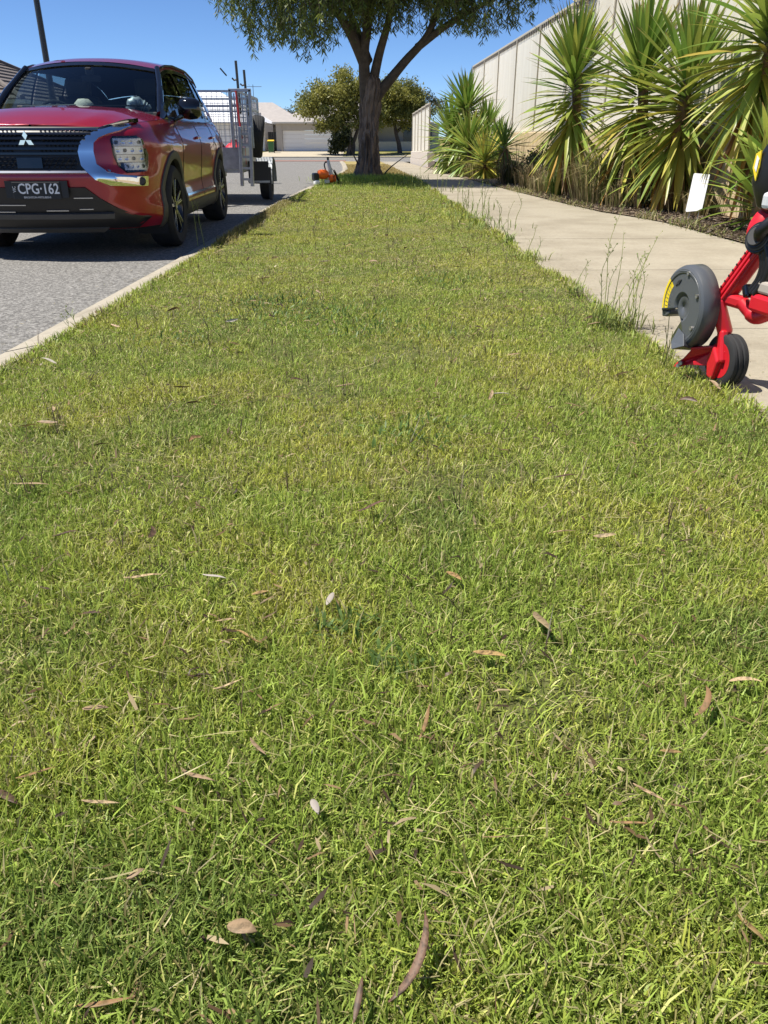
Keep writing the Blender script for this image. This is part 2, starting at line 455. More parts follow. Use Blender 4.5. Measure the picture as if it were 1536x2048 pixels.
# the road and the cross street
g = Geo(); rows = []
for y in [-12, -6, 0, 3] + frange(4, 56, 1.0):
    rows.append([(-8.8, y, gz(y) - 0.04), (-5, y, gz(y) - 0.03), (kx(y) - 0.17, y, gz(y) - 0.045)])
g.grid(rows)
tag(g.obj('road', M['asphalt']), kind='structure')
strip('cross_street', frange(55.5, 75, 1.5), lambda y: -70, lambda y: 70, -0.044, M['asphalt'])
strip('brick_band', frange(57.5, 62, 1.5), lambda y: -14, lambda y: -0.9, -0.03, M['brickband'])
# far side of the cross street
strip('far_verge', frange(75.2, 84, 1.0) + [100, 140], lambda y: -60, lambda y: 60, -0.03, M['far_green'])
strip('far_footpath', [76.6, 78.1], lambda y: -60, lambda y: 60, -0.024, M['far_concrete'])
strip('driveway', frange(75.2, 88.2, 1.0), lambda y: -9.2, lambda y: -1.4, -0.018, M['far_concrete'])
strip('driveway', frange(75.2, 88.2, 1.0), lambda y: -17.5, lambda y: -9.9, -0.018, M['far_concrete'])
g = Geo()
g.box((0, 75.05, gz(75) - 0.05), (120, 0.3, 0.16))
tag(g.obj('far_kerb', M['kerb'], bevel=0.02), kind='structure')
# near kerb: semi-mountable section swept along the verge, cast in lengths with joints
def kerb_rows(ya, yb, step, dz=0.0, inn=0.0):
    rows = []
    for y in frange(ya, yb, step):
        x = kx(y); z = gz(y) + dz; w = 0.004 * math.sin(y * 9.0)
        rows.append([(x - 0.205 + w + inn, y, z - 0.12), (x - 0.20 + w + inn, y, z - 0.04), (x - 0.18 + inn, y, z - 0.024), (x - 0.03, y, z + 0.006), (x + 0.008, y, z + 0.004), (x + 0.012, y, z - 0.1)])
    return rows
g = Geo(); g.grid(kerb_rows(-6, 56, 0.7, -0.012, 0.012)); kerb = tag(g.obj('kerb', M['mulch'], smooth=40), kind='structure')
yk = -6.0
while yk < 55.5:
    g = Geo(); r_ = kerb_rows(yk + 0.004, min(yk + 2.45, 56) - 0.004, 0.35, random.uniform(-0.002, 0.002)); g.grid(r_)
    for e in (r_[0], r_[-1]): g.add(e, [tuple(range(6))])
    g.obj('segment', M['kerb'], kerb, smooth=40); yk += 2.45
# verge soil under the lawn, and the dry end of it
def vx0(y): return kx(y) + 0.008
g = Geo(); rows = []
for y in frange(-5, 22, 0.15):
    a, b = vx0(y), PLX - 0.01
    rows.append([(a + (b - a) * k / 20, y, gz(y) - 0.012 + (0.010 * (random.random() - 0.4) if 0 < k < 20 else 0)) for k in range(21)])
g.grid(rows)
verge = tag(g.obj('verge_ground', M['soil'], smooth=80), kind='structure')
strip('dry_verge_ground', frange(22, 55, 1.0), vx0, lambda y: PLX - 0.01, -0.012, M['dry'])
# right of the path: the garden bed up to the retaining wall
WALLX = 4.7
strip('garden_bed', frange(-6, 36, 0.6), lambda y: prx(y) + 0.004, lambda y: WALLX + 0.3, 0.012, M['mulch'], nx=6)
strip('raised_yard', [-6, 20, 36.9], lambda y: WALLX + 0.28, lambda y: WALLX + 40, 1.02, M['dry'])
# footpath: a bed and single concrete slabs with joints between them
path = strip('footpath', frange(-6, 56, 1.0), lambda y: PLX, prx, -0.06, M['mulch'])
jy = [6.15 + 2.05 * k for k in range(-5, 24)]
for a, b in zip(jy[:-1], jy[1:]):
    if a > 53: break
    g = Geo(); c0, c1 = a + 0.006, b - 0.006
    e = random.uniform(-0.002, 0.002)
    top = []; n = 4
    for k in range(n + 1):
        y = c0 + (c1 - c0) * k / n
        top.append([(PLX, y, gz(y) + e), (prx(y), y, gz(y) + e)])
    V = [p for r in top for p in r] + [(p[0], p[1], p[2] - 0.09) for r in top for p in r]
    m2 = 2 * (n + 1); F = []
    for k in range(n):
        F.append((2 * k, 2 * k + 1, 2 * k + 3, 2 * k + 2))
        F.append((2 * k, 2 * k + 2, 2 * k + 2 + m2, 2 * k + m2)); F.append((2 * k + 3, 2 * k + 1, 2 * k + 1 + m2, 2 * k + 3 + m2))
    F.append((1, 0, m2, m2 + 1)); F.append((2 * n, 2 * n + 1, 2 * n + 1 + m2, 2 * n + m2))
    g.add(V, F)
    g.obj('slab', M['concrete'], path, bevel=0.006, seg=2)
# ---------------------------------------------------------------- boundary fence on its retaining wall (right)
FY1 = 36.9
posts = [FY1 - 3.33 * k for k in range(0, 12)]
WT = 1.07
rw = thing('retaining_wall', 'cream limestone block retaining wall under the tall cream fence', 'wall', (WALLX, 0, 0))
blockm = []
for q in range(3):
    g = Geo(); g.box((0.17, 0, 0), (0.34 - 0.008 * q, 0.985, 0.345))
    blockm.append(g.mesh('block', M['block']))
nb = 0
for c in range(3):
    y = FY1 - (0.5 if c % 2 else 0.0)
    while y > -1:
        o = bpy.data.objects.new('block', blockm[random.randrange(3)])
        link(o, rw); o.location = (random.uniform(-0.006, 0.006), y - 0.5, 0.012 + 0.175 + 0.352 * c)
        o.rotation_euler = (0, 0, random.uniform(-0.006, 0.006))
        if nb < 3:
            pass
        bv = o.modifiers.new('bevel', 'BEVEL'); bv.width = 0.012; bv.segments = 1
        y -= 1.0; nb += 1

def fence_run(name, label, x, ys_, ztop, zbot, base=lambda y: 0.0):
    """steel sheet fence along y at x: one ribbed sheet per bay, posts and rails"""
    f = thing(name, label, 'fence', (x, ys_[0], 0))
    for a, b in zip(ys_[:-1], ys_[1:]):
        L = abs(a - b) - 0.05
        g = Geo(); prof = []
        n = max(3, round(L / 0.62)); w = L / n
        for k in range(n):
            t = k * w
            prof += [(t, 0), (t + 0.4 * w, 0), (t + 0.46 * w, 0.003), (t + 0.9 * w, 0.003), (t + 0.96 * w, 0.0)]
        prof.append((L, 0))
        rows = [[(d, -t - 0.025, z) for (t, d) in prof] for z in (zbot + 0.03, ztop - 0.03)]
        g.grid(rows)
        o = g.obj('fence_panel', M['fence'], f)
        o.location = (0.03, a - ys_[0], base((a + b) / 2))
        s = o.modifiers.new('thickness', 'SOLIDIFY'); s.thickness = 0.004
        g = Geo(); g.box((0.03, (a + b) / 2 - ys_[0], ztop + base(a)), (0.06, abs(a - b), 0.06))
        g.obj('top_rail', M['fence_rail'], f, bevel=0.008)
        # ribbed cap underside with its cast shade painted in: short dark teeth
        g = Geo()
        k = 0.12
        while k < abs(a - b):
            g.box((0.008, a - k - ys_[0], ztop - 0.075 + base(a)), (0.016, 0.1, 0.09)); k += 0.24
        tag(g.obj('rib_shade_teeth', M['rib_shade'], f), kind='stuff')
        g = Geo(); g.box((0.03, (a + b) / 2 - ys_[0], zbot + 0.01 + base(a)), (0.055, abs(a - b) - 0.062, 0.05))
        g.obj('bottom_rail', M['fence_rail'], f, bevel=0.006)
    for y in ys_:
        g = Geo(); g.box((0.028, y - ys_[0], (ztop + zbot) / 2 + base(y) - 0.01), (0.062, 0.06, ztop - zbot - 0.05))
        g.obj('fence_post', M['post'], f, bevel=0.006)
    return f
fence_run('steel_fence', 'tall cream sheet fence on the limestone wall behind the spiky yuccas', WALLX + 0.12, posts, 3.60, WT)
# the far return of the same property: low block base, lower fence nearer the path
fy = [47.0 - 2.2 * k for k in range(0, 6)]
fence_run('steel_fence', 'lower pale fence beside the far end of the footpath', 2.97, fy, 2.52, 0.66, base=lambda y: gz(y) - 0.08)
rw2 = thing('retaining_wall', 'pale grey block base under the far low fence', 'wall', (2.9, 0, 0))
for c in range(2):
    y = 47.2 - 0.5 * c
    while y > 35.9:
        g = Geo(); g.box((0.15, y - 0.5, gz(y - 0.5) - 0.05 + 0.16 + 0.322 * c), (0.3, 0.985, 0.318))
        g.obj('block', M['block_grey'], rw2, bevel=0.012, seg=1); y -= 1.0
# ---------------------------------------------------------------- houses
def hip_roof(x0, x1, y0, y1, ze, zr, ov=0.4, ridge=None):
    """triangles of a hip roof; ridge = (xa, xb, y)"""
    xa, xb, yr = ridge
    V = [(x0 - ov, y0 - ov, ze), (x1 + ov, y0 - ov, ze), (x1 + ov, y1 + ov, ze), (x0 - ov, y1 + ov, ze), (xa, yr, zr), (xb, yr, zr)]
    F = [(0, 1, 5, 4), (1, 2, 5), (2, 3, 4, 5), (3, 0, 4), (3, 2, 1, 0)]
    return V, F
def garage_door(parent, x0, x1, y, z0, z1, rows=5, cols=4):
    d = bpy.data.objects.new('garage_door', None); link(d, parent)
    hh = (z1 - z0) / rows
    for r in range(rows):
        g = Geo(); g.box(((x0 + x1) / 2, y, z0 + hh * (r + 0.5)), (x1 - x0, 0.04, hh - 0.012))
        g.obj('panel', M['garage'], d)
    return d
HB = -0.3
# garage house straight ahead
h = thing('brick_house', 'grey rendered house with hip roof and white double garage door', 'house', (-5, 88, HB))
def hbox(par, name, m, c, s, **k):
    g = Geo(); g.box(c, s); return g.obj(name, m, par, **k)
hbox(h, 'wall', M['render'], (-3.05, 0.11, 1.3), (0.62, 0.3, 2.6))              # left pier
hbox(h, 'wall', M['render'], (0.1, 0.16, 2.27), (6.0, 0.3, 0.68))               # over the door
hbox(h, 'wall', M['render'], (4.1, 0.16, 1.3), (2.1, 0.3, 2.6))                 # right of door
hbox(h, 'wall', M['render'], (-3.25, 5.5, 1.3), (0.22, 10.4, 2.6))
garage_door(h, -2.72, 3.06, 0.22, 0.0, 1.92)
g = Geo(); V, F = hip_roof(-3.36, 12.5, 0, 13, 2.62, 6.0, 0.25, ridge=(3.9, 6.5, 7.5)); g.add(V, F)
g.obj('roof', M['roof_grey'], h)
hbox(h, 'gutter', M['gutter'], (4.57, -0.3, 2.62), (16.4, 0.12, 0.14))
hbox(h, 'gutter', M['gutter'], (-3.66, 6.2, 2.62), (0.12, 13.0, 0.14))
# porch part to the right, set back
hbox(h, 'wall', M['render_grey'], (9.3, 0.6, 0.45), (8.4, 0.3, 0.9))
hbox(h, 'wall', M['render_grey'], (9.3, 2.2, 1.3), (8.4, 0.3, 2.6))
w = hbox(h, 'window', M['window_dark'], (11.3, 2.0, 1.55), (3.0, 0.08, 1.5))
hbox(w, 'frame', M['gutter'], (11.3, 1.985, 2.33), (3.1, 0.1, 0.06)); hbox(w, 'frame', M['gutter'], (11.3, 1.985, 0.78), (3.1, 0.1, 0.06))
hbox(h, 'column', M['render_white'], (5.4, 0.15, 1.3), (0.35, 0.35, 2.6))
# white roofed house to the left of it
h = thing('brick_house', 'pale house with white metal roof behind the cage trailer', 'house', (-14, 88, HB))
hbox(h, 'wall', M['render_white'], (-3.9, 0.16, 1.3), (1.0, 0.3, 2.6)); hbox(h, 'wall', M['render_white'], (0.5, 0.16, 2.35), (7.8, 0.3, 0.6))
hbox(h, 'wall', M['render_white'], (3.9, 0.16, 1.3), (1.0, 0.3, 2.6)); hbox(h, 'wall', M['render_white'], (4.3, 5, 1.3), (0.22, 9.4, 2.6))
hbox(h, 'gable', M['render'], (1.2, 3.0, 3.3), (5.4, 0.2, 0.6))
garage_door(h, -3.4, 3.4, 0.24, 0.0, 2.05)
g = Geo(); V, F = hip_roof(-9.5, 4.4, 0, 12, 2.62, 5.75, 0.35, ridge=(-3.5, -0.8, 6)); g.add(V, F); g.obj('roof', M['roof_white'], h)
hbox(h, 'gutter', M['gutter'], (-2.5, -0.4, 2.62), (14.6, 0.12, 0.14))
g = Geo(); g.tube([(3.0, 5, 4.2), (3.0, 5, 6.3)], 0.03, 6); g.tube([(2.2, 5, 6.1), (3.9, 5, 6.1)], 0.025, 6); g.tube([(2.6, 4.8, 6.25), (2.6, 5.2, 6.25)], 0.02, 6)
g.obj('aerial', M['pole'], h)
# dark boards painting in the recess shade, and a second grey roof in the gap between the two houses
h = thing('brick_house', 'grey roofed house seen in the gap beyond the wheelie bin', 'house', (-11.5, 99, HB))
hbox(h, 'wall', M['render'], (0, 3, 1.3), (10, 6, 2.6))
g = Geo(); V, F = hip_roof(-5, 5.4, 0, 8, 2.6, 5.0, 0.4, ridge=(-1, 1.5, 4)); g.add(V, F); g.obj('roof', M['roof_grey'], h)
f = thing('recess_shade_boards', 'dark boards standing in for the shaded recess between the two far houses', 'fence', (-9.05, 91, HB))
for k in range(5):
    hbox(f, 'shade_board', M['pole'], (-0.36 + 0.19 * k, 0, 0.9), (0.18, 0.03, 1.8))
# big tiled roof on the left, across the road
h = thing('brick_house', 'house with dark tiled hip roof across the road behind the red car', 'house', (-20, 33, 0))
hbox(h, 'wall', M['render'], (-1, 5.5, 1.05), (15.5, 10, 2.3))
hbox(h, 'window', M['window_dark'], (3.5, 0.45, 1.2), (2.0, 0.06, 1.2))
rf = bpy.data.objects.new('roof', None); link(rf, h)
NC = 15
for k in range(NC):
    t = k / NC; t2 = (k + 1.12) / NC
    def ring(t, dz):
        x0, x1, y0, y1 = -9.4 + 5.8 * t, 7.5 - 5.8 * t, 0 + 5.8 * t, 11.6 - 5.8 * t
        z = 2.2 + 2.75 * t + dz
        return [(x0, y0, z), (x1, y0, z), (x1, y1, z), (x0, y1, z)]
    lo, hi = ring(t, 0.07), ring(min(t2, 1), 0.0)
    lb = ring(t, -0.02)
    g = Geo()
    for q in range(4):
        r = (q + 1) % 4
        g.add([lo[q], lo[r], hi[r], hi[q]], [(0, 1, 2, 3)])
        g.add([lb[q], lb[r], lo[r], lo[q]], [(0, 1, 2, 3)])
    g.obj('tile_course', M['roof_tile'], rf)
g = Geo()
for (ax, ay) in ((-9.4, 0), (7.5, 0), (7.5, 11.6), (-9.4, 11.6)):
    bx = ax + (5.8 if ax < 0 else -5.8); by = 5.8
    g.tube([(ax, ay, 2.28), (bx, by, 5.0)], 0.11, 8)
g.tube([(-3.6, 5.8, 5.0), (1.7, 5.8, 5.0)], 0.11, 8)
g.obj('ridge_capping', M['roof_tile'], rf, smooth=40)
hbox(h, 'gutter', M['gutter'], (-0.95, -0.05, 2.15), (17.1, 0.14, 0.14))
hbox(h, 'gutter', M['gutter'], (7.55, 5.85, 2.15), (0.14, 11.6, 0.14))
# grass strip across the road in front of it
strip('far_side_verge', frange(-12, 55, 3.0), lambda y: -13.0, lambda y: -8.95, -0.02, M['far_green'])
g = Geo(); g.box((-8.87, 22, -0.05), (0.15, 68, 0.12)); tag(g.obj('far_side_kerb', M['kerb']), kind='structure')

# wheelie bin on the driveway
b = thing('wheelie_bin', 'green wheelie bin with yellow lid beside the garage pier', 'bin', (-8.35, 82.2, gz(82.2) - 0.015))
g = Geo(); V = []
for (z, s) in ((0.05, 0.44), (0.98, 0.56)):
    V += [(-s / 2, -s / 2 * 1.1, z), (s / 2, -s / 2 * 1.1, z), (s / 2, s / 2 * 1.1, z), (-s / 2, s / 2 * 1.1, z)]
g.add(V, [(3, 2, 1, 0), (4, 5, 6, 7), (0, 1, 5, 4), (1, 2, 6, 5), (2, 3, 7, 6), (3, 0, 4, 7)])
g.box((0, 0, 0.96), (0.62, 0.68, 0.05)); g.obj('body', M['bin_green'], b, bevel=0.03)
g = Geo(); g.prism([(-0.36, 0.99), (0.36, 0.99), (0.36, 1.09), (0.1, 1.12), (-0.36, 1.03)], 'x', -0.31, 0.31); g.obj('lid', M['bin_yellow'], b, bevel=0.02)
for s in (-1, 1):
    g = Geo(); g.tube([(s * 0.22, 0.28, 0.1), (s * 0.29, 0.28, 0.1)], 0.1, 14); g.obj('wheel', M['rubber'], b)

# lamp post
lp = thing('street_lamp', 'slim dark street lamp post rising behind the red car', 'lamp', (-6.9, 20.0, -0.02))
g = Geo(); g.tube([(0, 0, 0), (0, 0, 6.6)], [0.075, 0.052], 14); g.obj('post', M['pole'], lp, smooth=50)
g = Geo(); g.lathe([(0.0, 0), (0.11, 0), (0.11, 0.3), (0.07, 0.36), (0, 0.36)], 14); g.obj('base', M['pole'], lp, smooth=40)
g = Geo(); g.tube(crom([(0, 0, 6.5), (0.05, 0, 6.75), (0.4, 0, 6.9), (0.9, 0, 6.95)], 5), 0.03, 8); g.obj('arm', M['pole'], lp, smooth=50)
g = Geo(); g.box((1.1, 0, 6.95), (0.55, 0.2, 0.09)); g.obj('lantern', M['lightgrey'], lp, bevel=0.03)

# ---------------------------------------------------------------- trees
def leaf_cloud(name, P, D, L, W, col, parent, m):
    """P base points, D unit directions, L lengths, W widths (arrays): one narrow folded leaf each (2 triangles)"""
    n = len(P)
    r = rng.normal(size=(n, 3)); S = np.cross(D, r); S /= np.linalg.norm(S, axis=1)[:, None] + 1e-9
    a = P; b = P + D * (L * 0.45)[:, None] + S * (W / 2)[:, None]; c = P + D * (L * 0.45)[:, None] - S * (W / 2)[:, None]; e = P + D * L[:, None]
    V = np.stack([a, b, c, e], 1).reshape(-1, 3)
    i = np.arange(n)[:, None] * 4
    T = np.concatenate([i + [0, 2, 1], i + [1, 2, 3]], 1).reshape(-1, 3)
    C = np.repeat(np.concatenate([col, np.ones((n, 1))], 1), 4, 0)
    return np_mesh(name, V, T, m, parent, C)
def tint(n, base, dv=0.25, mixc=None, f=None):
    c = np.tile(np.array(base, float), (n, 1)) * (1 + rng.uniform(-dv, dv, (n, 1)))
    if mixc is not None:
        c = c * (1 - f[:, None]) + np.array(mixc) * f[:, None]
    return c

def branch_path(p0, p1, sag=0.15, n=6, wob=0.06):
    p0, p1 = Vector(p0), Vector(p1); out = []
    for k in range(n + 1):
        t = k / n
        q = p0.lerp(p1, t); q.z += sag * math.sin(math.pi * t)
        if 0 < k < n: q += Vector((random.uniform(-wob, wob), random.uniform(-wob, wob), random.uniform(-wob, wob)))
        out.append(q)
    return out

# the street tree on the verge
TX, TY = 0.24, 20.1
t = thing('willow_myrtle_tree', 'rough barked street tree with drooping foliage standing on the grass verge', 'tree', (TX, TY, -0.02))
g = Geo()
# trunk: noisy rings, flared and fluted at the base
prof = [(-0.05, 0.36, -0.03), (0.1, 0.32, -0.03), (0.3, 0.275, -0.02), (0.6, 0.23, 0), (1.0, 0.208, 0.01), (1.4, 0.205, 0.03), (1.7, 0.22, 0.06), (1.95, 0.215, 0.1), (2.15, 0.18, 0.1), (2.25, 0.1, 0.08)]
NS = 64; rows = []
zz = np.linspace(-0.05, 2.25, 90)
for z in zz:
    r0 = float(np.interp(z, [p[0] for p in prof], [p[1] for p in prof])); ox = float(np.interp(z, [p[0] for p in prof], [p[2] for p in prof]))
    row = []
    for k in range(NS):
        a = 2 * math.pi * k / NS
        fl = 0.05 * math.sin(3 * a + 1.0) + 0.03 * math.sin(5 * a + 0.4)
        rid = 0.04 * (2 * float(vnoise(a * 6 + 0.8 * math.sin(z * 2.2), z * 1.2, 0.55, 5)) - 1) + 0.028 * (2 * float(vnoise(a * 9 + 0.5 * math.sin(z * 3), z * 0.9, 0.3, 6)) - 1) + 0.014 * (random.random() - 0.5)
        r = r0 * (1 + fl * (1.4 if z < 0.5 else 0.7)) + rid
        row.append((ox + r * math.cos(a), r * math.sin(a), z))
    row.append(row[0]); rows.append(row)
g.grid(rows)
g.obj('trunk', M['bark'], t, smooth=70)
limbs = [([(0.0, 0, 1.45), (-0.06, -0.05, 2.0), (-0.08, -0.15, 2.7), (0.0, -0.25, 3.3), (-0.15, -0.4, 4.6), (-0.1, -0.6, 5.8)], 0.155, 0.06),
         ([(0.05, 0, 1.45), (0.25, 0, 1.85), (0.52, -0.05, 2.15), (0.85, -0.15, 2.5), (1.3, -0.3, 2.95), (1.55, -0.4, 3.5), (2.0, -0.6, 4.4)], 0.135, 0.05),
         ([(0.1, 0, 2.0), (0.25, -0.1, 2.6), (0.5, -0.4, 3.4), (0.7, -0.8, 4.6)], 0.12, 0.05),
         ([(-0.05, 0, 2.4), (-0.5, -0.35, 3.2), (-1.2, -0.7, 3.9), (-2.0, -1.0, 4.4)], 0.13, 0.035),
         ([(0.0, 0, 2.5), (-0.35, 0.6, 3.4), (-0.9, 1.2, 4.2)], 0.12, 0.04),
         ([(1.1, -0.2, 2.75), (2.0, -0.6, 3.3), (3.0, -1.0, 3.7)], 0.09, 0.03)]
for pts, ra, rb in limbs:
    c = crom(pts, 6); n = len(c)
    g = Geo(); g.tube(c, [ra + (rb - ra) * k / (n - 1) for k in range(n)], 12)
    g.obj('limb', M['branch'], t, smooth=60)
# fine twigs feeding the drooping strands
g = Geo(); strands = []
CX0, CX1 = -3.0, 3.9
def hull_low(x):      # lower edge of the hanging foliage above the ground, from the trunk outwards
    return float(np.interp(x, [-3.4, -2.9, -2.3, -1.7, -1.0, -0.3, 0.3, 0.8, 1.4, 2.0, 2.6, 3.2, 4.0], [3.6, 3.1, 2.55, 2.4, 2.5, 2.9, 3.0, 2.95, 3.0, 2.8, 2.75, 3.1, 3.6]))
ns = 0
clus = [(random.uniform(-3.3, 3.9), random.gauss(-0.9, 0.9), random.gauss(0, 0.3)) for _ in range(150)]
while ns < 1480:
    cx_, cy_, cz_ = random.choice(clus); x = cx_ + random.gauss(0, 0.16); y = cy_ + random.gauss(0, 0.2)
    if abs(y + 0.9) > 2.1 * math.sqrt(max(0.05, 1 - ((x - 0.3) / 4.0) ** 2)): continue
    dens = vnoise(x * 1.0, y * 1.0, 0.6, 3)
    if float(dens) < 0.25 and random.random() < 0.75: continue
    lo = hull_low(x) + abs(random.gauss(0, 0.2)) + abs(cz_) + 0.12 * (y + 0.9) ** 2 - 0.1
    ztop = lo + random.uniform(0.45, 1.3)
    if random.random() < 0.5: lo = lo + random.uniform(0.4, 1.6); ztop = lo + random.uniform(0.5, 1.3)
    strands.append((x, y, ztop, lo)); ns += 1
PP = []; DD = []; LL = []; WW = []; CC = []
for (x, y, zt, zl) in strands:
    dx, dy = random.uniform(-0.5, 0.5) + 0.08 * x, random.uniform(-0.5, 0.5)
    pts = [Vector((x - dx * 0.6, y - dy * 0.6, zt + 0.1)), Vector((x - dx * 0.1, y - dy * 0.1, zt)), Vector((x + dx * 0.3, y + dy * 0.3, (zt + zl) / 2)), Vector((x + dx * 0.42, y + dy * 0.42, zl))]
    c = crom(pts, 3)
    g.tube(c, [0.008 - 0.0006 * k for k in range(len(c))], 3, caps=False)
    L = zt - zl; nl = int(L * 46)
    shade = random.uniform(0.75, 1.25); warm = random.random()
    for k in range(nl):
        u = random.random() ** 0.8 * (len(c) - 1); i = min(int(u), len(c) - 2)
        p = c[i].lerp(c[i + 1], u - i)
        a = random.uniform(0, 2 * math.pi)
        d = Vector((math.cos(a) * 0.7, math.sin(a) * 0.7, -random.uniform(0.3, 1.2))).normalized()
        PP.append(p); DD.append(d); LL.append(random.uniform(0.09, 0.19)); WW.append(random.uniform(0.018, 0.03))
        CC.append((0.095 * shade * (1 + 0.7 * warm), 0.145 * shade * (1 + 0.35 * warm), 0.036 * shade))
tag(g.obj('twigs', M['branch'], t), kind='stuff')
PP = np.array(PP); DD = np.array(DD); LL = np.array(LL); WW = np.array(WW); CC = np.array(CC)
# upper crown, denser, above the frame (it throws the shade)
nu = 60000
u = rng.normal(size=(nu, 3)); u /= np.linalg.norm(u, axis=1)[:, None]; rad = rng.random(nu) ** 0.4
cen = rng.normal(size=(60, 3)); cen /= np.linalg.norm(cen, axis=1)[:, None]; cen *= (0.75 * rng.random(60) ** 0.4)[:, None]
cid = rng.integers(0, 60, nu)
q = cen[cid] + u * rad[:, None] * 0.3
P2 = np.stack([0.3 + q[:, 0] * 3.9, -0.9 + q[:, 1] * 2.3, 4.9 + q[:, 2] * 1.5], 1)
D2 = rng.normal(size=(nu, 3)) * 0.5 + [0, 0, -0.8]; D2 /= np.linalg.norm(D2, axis=1)[:, None]
crown = leaf_cloud('crown', np.concatenate([PP, P2]), np.concatenate([DD, D2]), np.concatenate([LL, rng.uniform(0.12, 0.24, nu)]), np.concatenate([WW, rng.uniform(0.025, 0.045, nu)]), np.concatenate([CC, tint(nu, (0.085, 0.13, 0.034))]), t, M['foliage'])
# low suckers at the base
for (ax, pts) in ((0, [(-0.22, -0.15, 0.35), (-0.4, -0.2, 0.7), (-0.42, -0.2, 1.05)]), (1, [(0.35, -0.2, 0.15), (0.55, -0.3, 0.35), (0.95, -0.35, 0.62)])):
    g = Geo(); g.tube(crom(pts, 4), [0.02 - 0.0018 * k for k in range(9)], 6); g.obj('sucker', M['branch'], t)

def blob_tree(name, label, cat, loc, trunk, blobs, nleaf, ls, base, light, group=None, drop=0.5, tr=0.16):
    """crown of many leaf-sized faces gathered in uneven clumps"""
    t = thing(name, label, cat, loc, 0, group)
    g = Geo()
    for pts, ra, rb in trunk:
        c = crom(pts, 5); n = len(c); g.tube(c, [ra + (rb - ra) * k / (n - 1) for k in range(n)], 10)
    g.obj('trunk', M['branch'], t, smooth=60)
    P = []; col = []
    vol = np.array([b[3] * b[4] * b[5] for b in blobs]) ** 0.75; cnt = (nleaf * vol / vol.sum()).astype(int)
    for b, n in zip(blobs, cnt):
        k = max(8, n // 130)
        cc = rng.normal(size=(k, 3)); cc /= np.linalg.norm(cc, axis=1)[:, None]; cc *= (rng.random(k) ** 0.45)[:, None]
        idx = rng.integers(0, k, n)
        uu = rng.normal(size=(n, 3)) * 0.2
        q = cc[idx] + uu
        P.append(np.stack([b[0] + q[:, 0] * b[3], b[1] + q[:, 1] * b[4], b[2] + q[:, 2] * b[5]], 1))
        f = np.clip(rng.random(k)[idx] * 0.8 + rng.random(n) * 0.3 - 0.1, 0, 1)
        col.append(tint(n, base, 0.25, light, f))
    P = np.concatenate(P); n = len(P); col = np.concatenate(col)
    D = rng.normal(size=(n, 3)) + [0, 0, -drop]; D /= np.linalg.norm(D, axis=1)[:, None]
    leaf_cloud('crown', P, D, rng.uniform(0.7, 1.3, n) * ls, rng.uniform(0.7, 1.3, n) * ls * 0.4, col, t, M['foliage'])
    return t
OL, LT = (0.12, 0.14, 0.035), (0.34, 0.32, 0.07)
blob_tree('wattle_tree', 'yellow green bushy tree leaning left across the cross street behind the main trunk', 'tree', (-0.6, 79, gz(79) - 0.05),
          [([(0, 0, 0), (0.1, 0, 1.0), (-0.5, 0, 2.0), (-1.5, 0, 3.4)], 0.3, 0.1), ([(0.1, 0, 0.9), (0.6, 0, 2.2), (1.0, 0, 4)], 0.2, 0.08)],
          [(-3.6, 0, 4.4, 1.6, 1.6, 1.5), (-1.9, 0, 4.9, 2.0, 2.0, 1.6), (-0.4, 0, 5.6, 1.9, 2.0, 1.3), (-2.4, -0.4, 3.1, 1.6, 1.5, 1.1), (0.3, 0, 4.2, 1.9, 1.9, 1.5), (2.0, 0.3, 3.9, 1.5, 1.6, 1.2), (1.6, 0, 2.7, 1.3, 1.3, 0.8), (-0.6, -0.3, 2.6, 1.2, 1.2, 1.0), (-0.9, -0.6, 1.3, 0.8, 0.8, 0.8)], 22000, 0.28, OL, LT)
blob_tree('wattle_tree', 'yellow green tree with a clear curved stem on the far grass verge', 'tree', (3.9, 81.5, gz(81.5) - 0.05),
          [([(0.1, 0, 0), (0.0, 0, 0.8), (-0.3, 0, 1.8), (-0.5, 0, 3.2)], 0.26, 0.12), ([(-0.3, 0, 1.7), (0.5, 0, 2.6), (1.2, 0, 3.6)], 0.15, 0.07)],
          [(-0.9, 0, 4.9, 1.7, 1.7, 1.4), (0.8, 0, 4.7, 1.6, 1.7, 1.3), (-1.2, 0, 3.4, 1.5, 1.5, 1.0), (0.6, -0.3, 3.2, 1.4, 1.4, 0.9), (2.0, 0.3, 3.6, 1.0, 1.0, 1.1)], 17000, 0.28, OL, LT)
blob_tree('dark_bush', 'dark hanging bush beside the white garage door across the street', 'bush', (-1.2, 77.8, gz(77.8) - 0.05),
          [([(0.2, 0, 0), (0.4, 0, 0.8), (0.3, 0, 1.6)], 0.18, 0.08)],
          [(-0.7, 0, 1.0, 1.0, 0.9, 0.55), (-0.2, 0, 1.6, 0.9, 0.9, 0.6), (-1.0, -0.1, 0.55, 0.6, 0.6, 0.4)], 4000, 0.26, (0.03, 0.04, 0.015), (0.09, 0.1, 0.03))
blob_tree('grey_gum_tree', 'grey green tree crown behind the right end of the far houses', 'tree', (7.4, 97, -0.3),
          [([(0, 0, 0), (0, 0, 4.0)], 0.25, 0.12)], [(-0.6, 0, 5.0, 1.9, 1.6, 1.3), (0.9, 0, 4.4, 1.5, 1.4, 1.2)], 2600, 0.3, (0.06, 0.07, 0.04), (0.12, 0.13, 0.08))
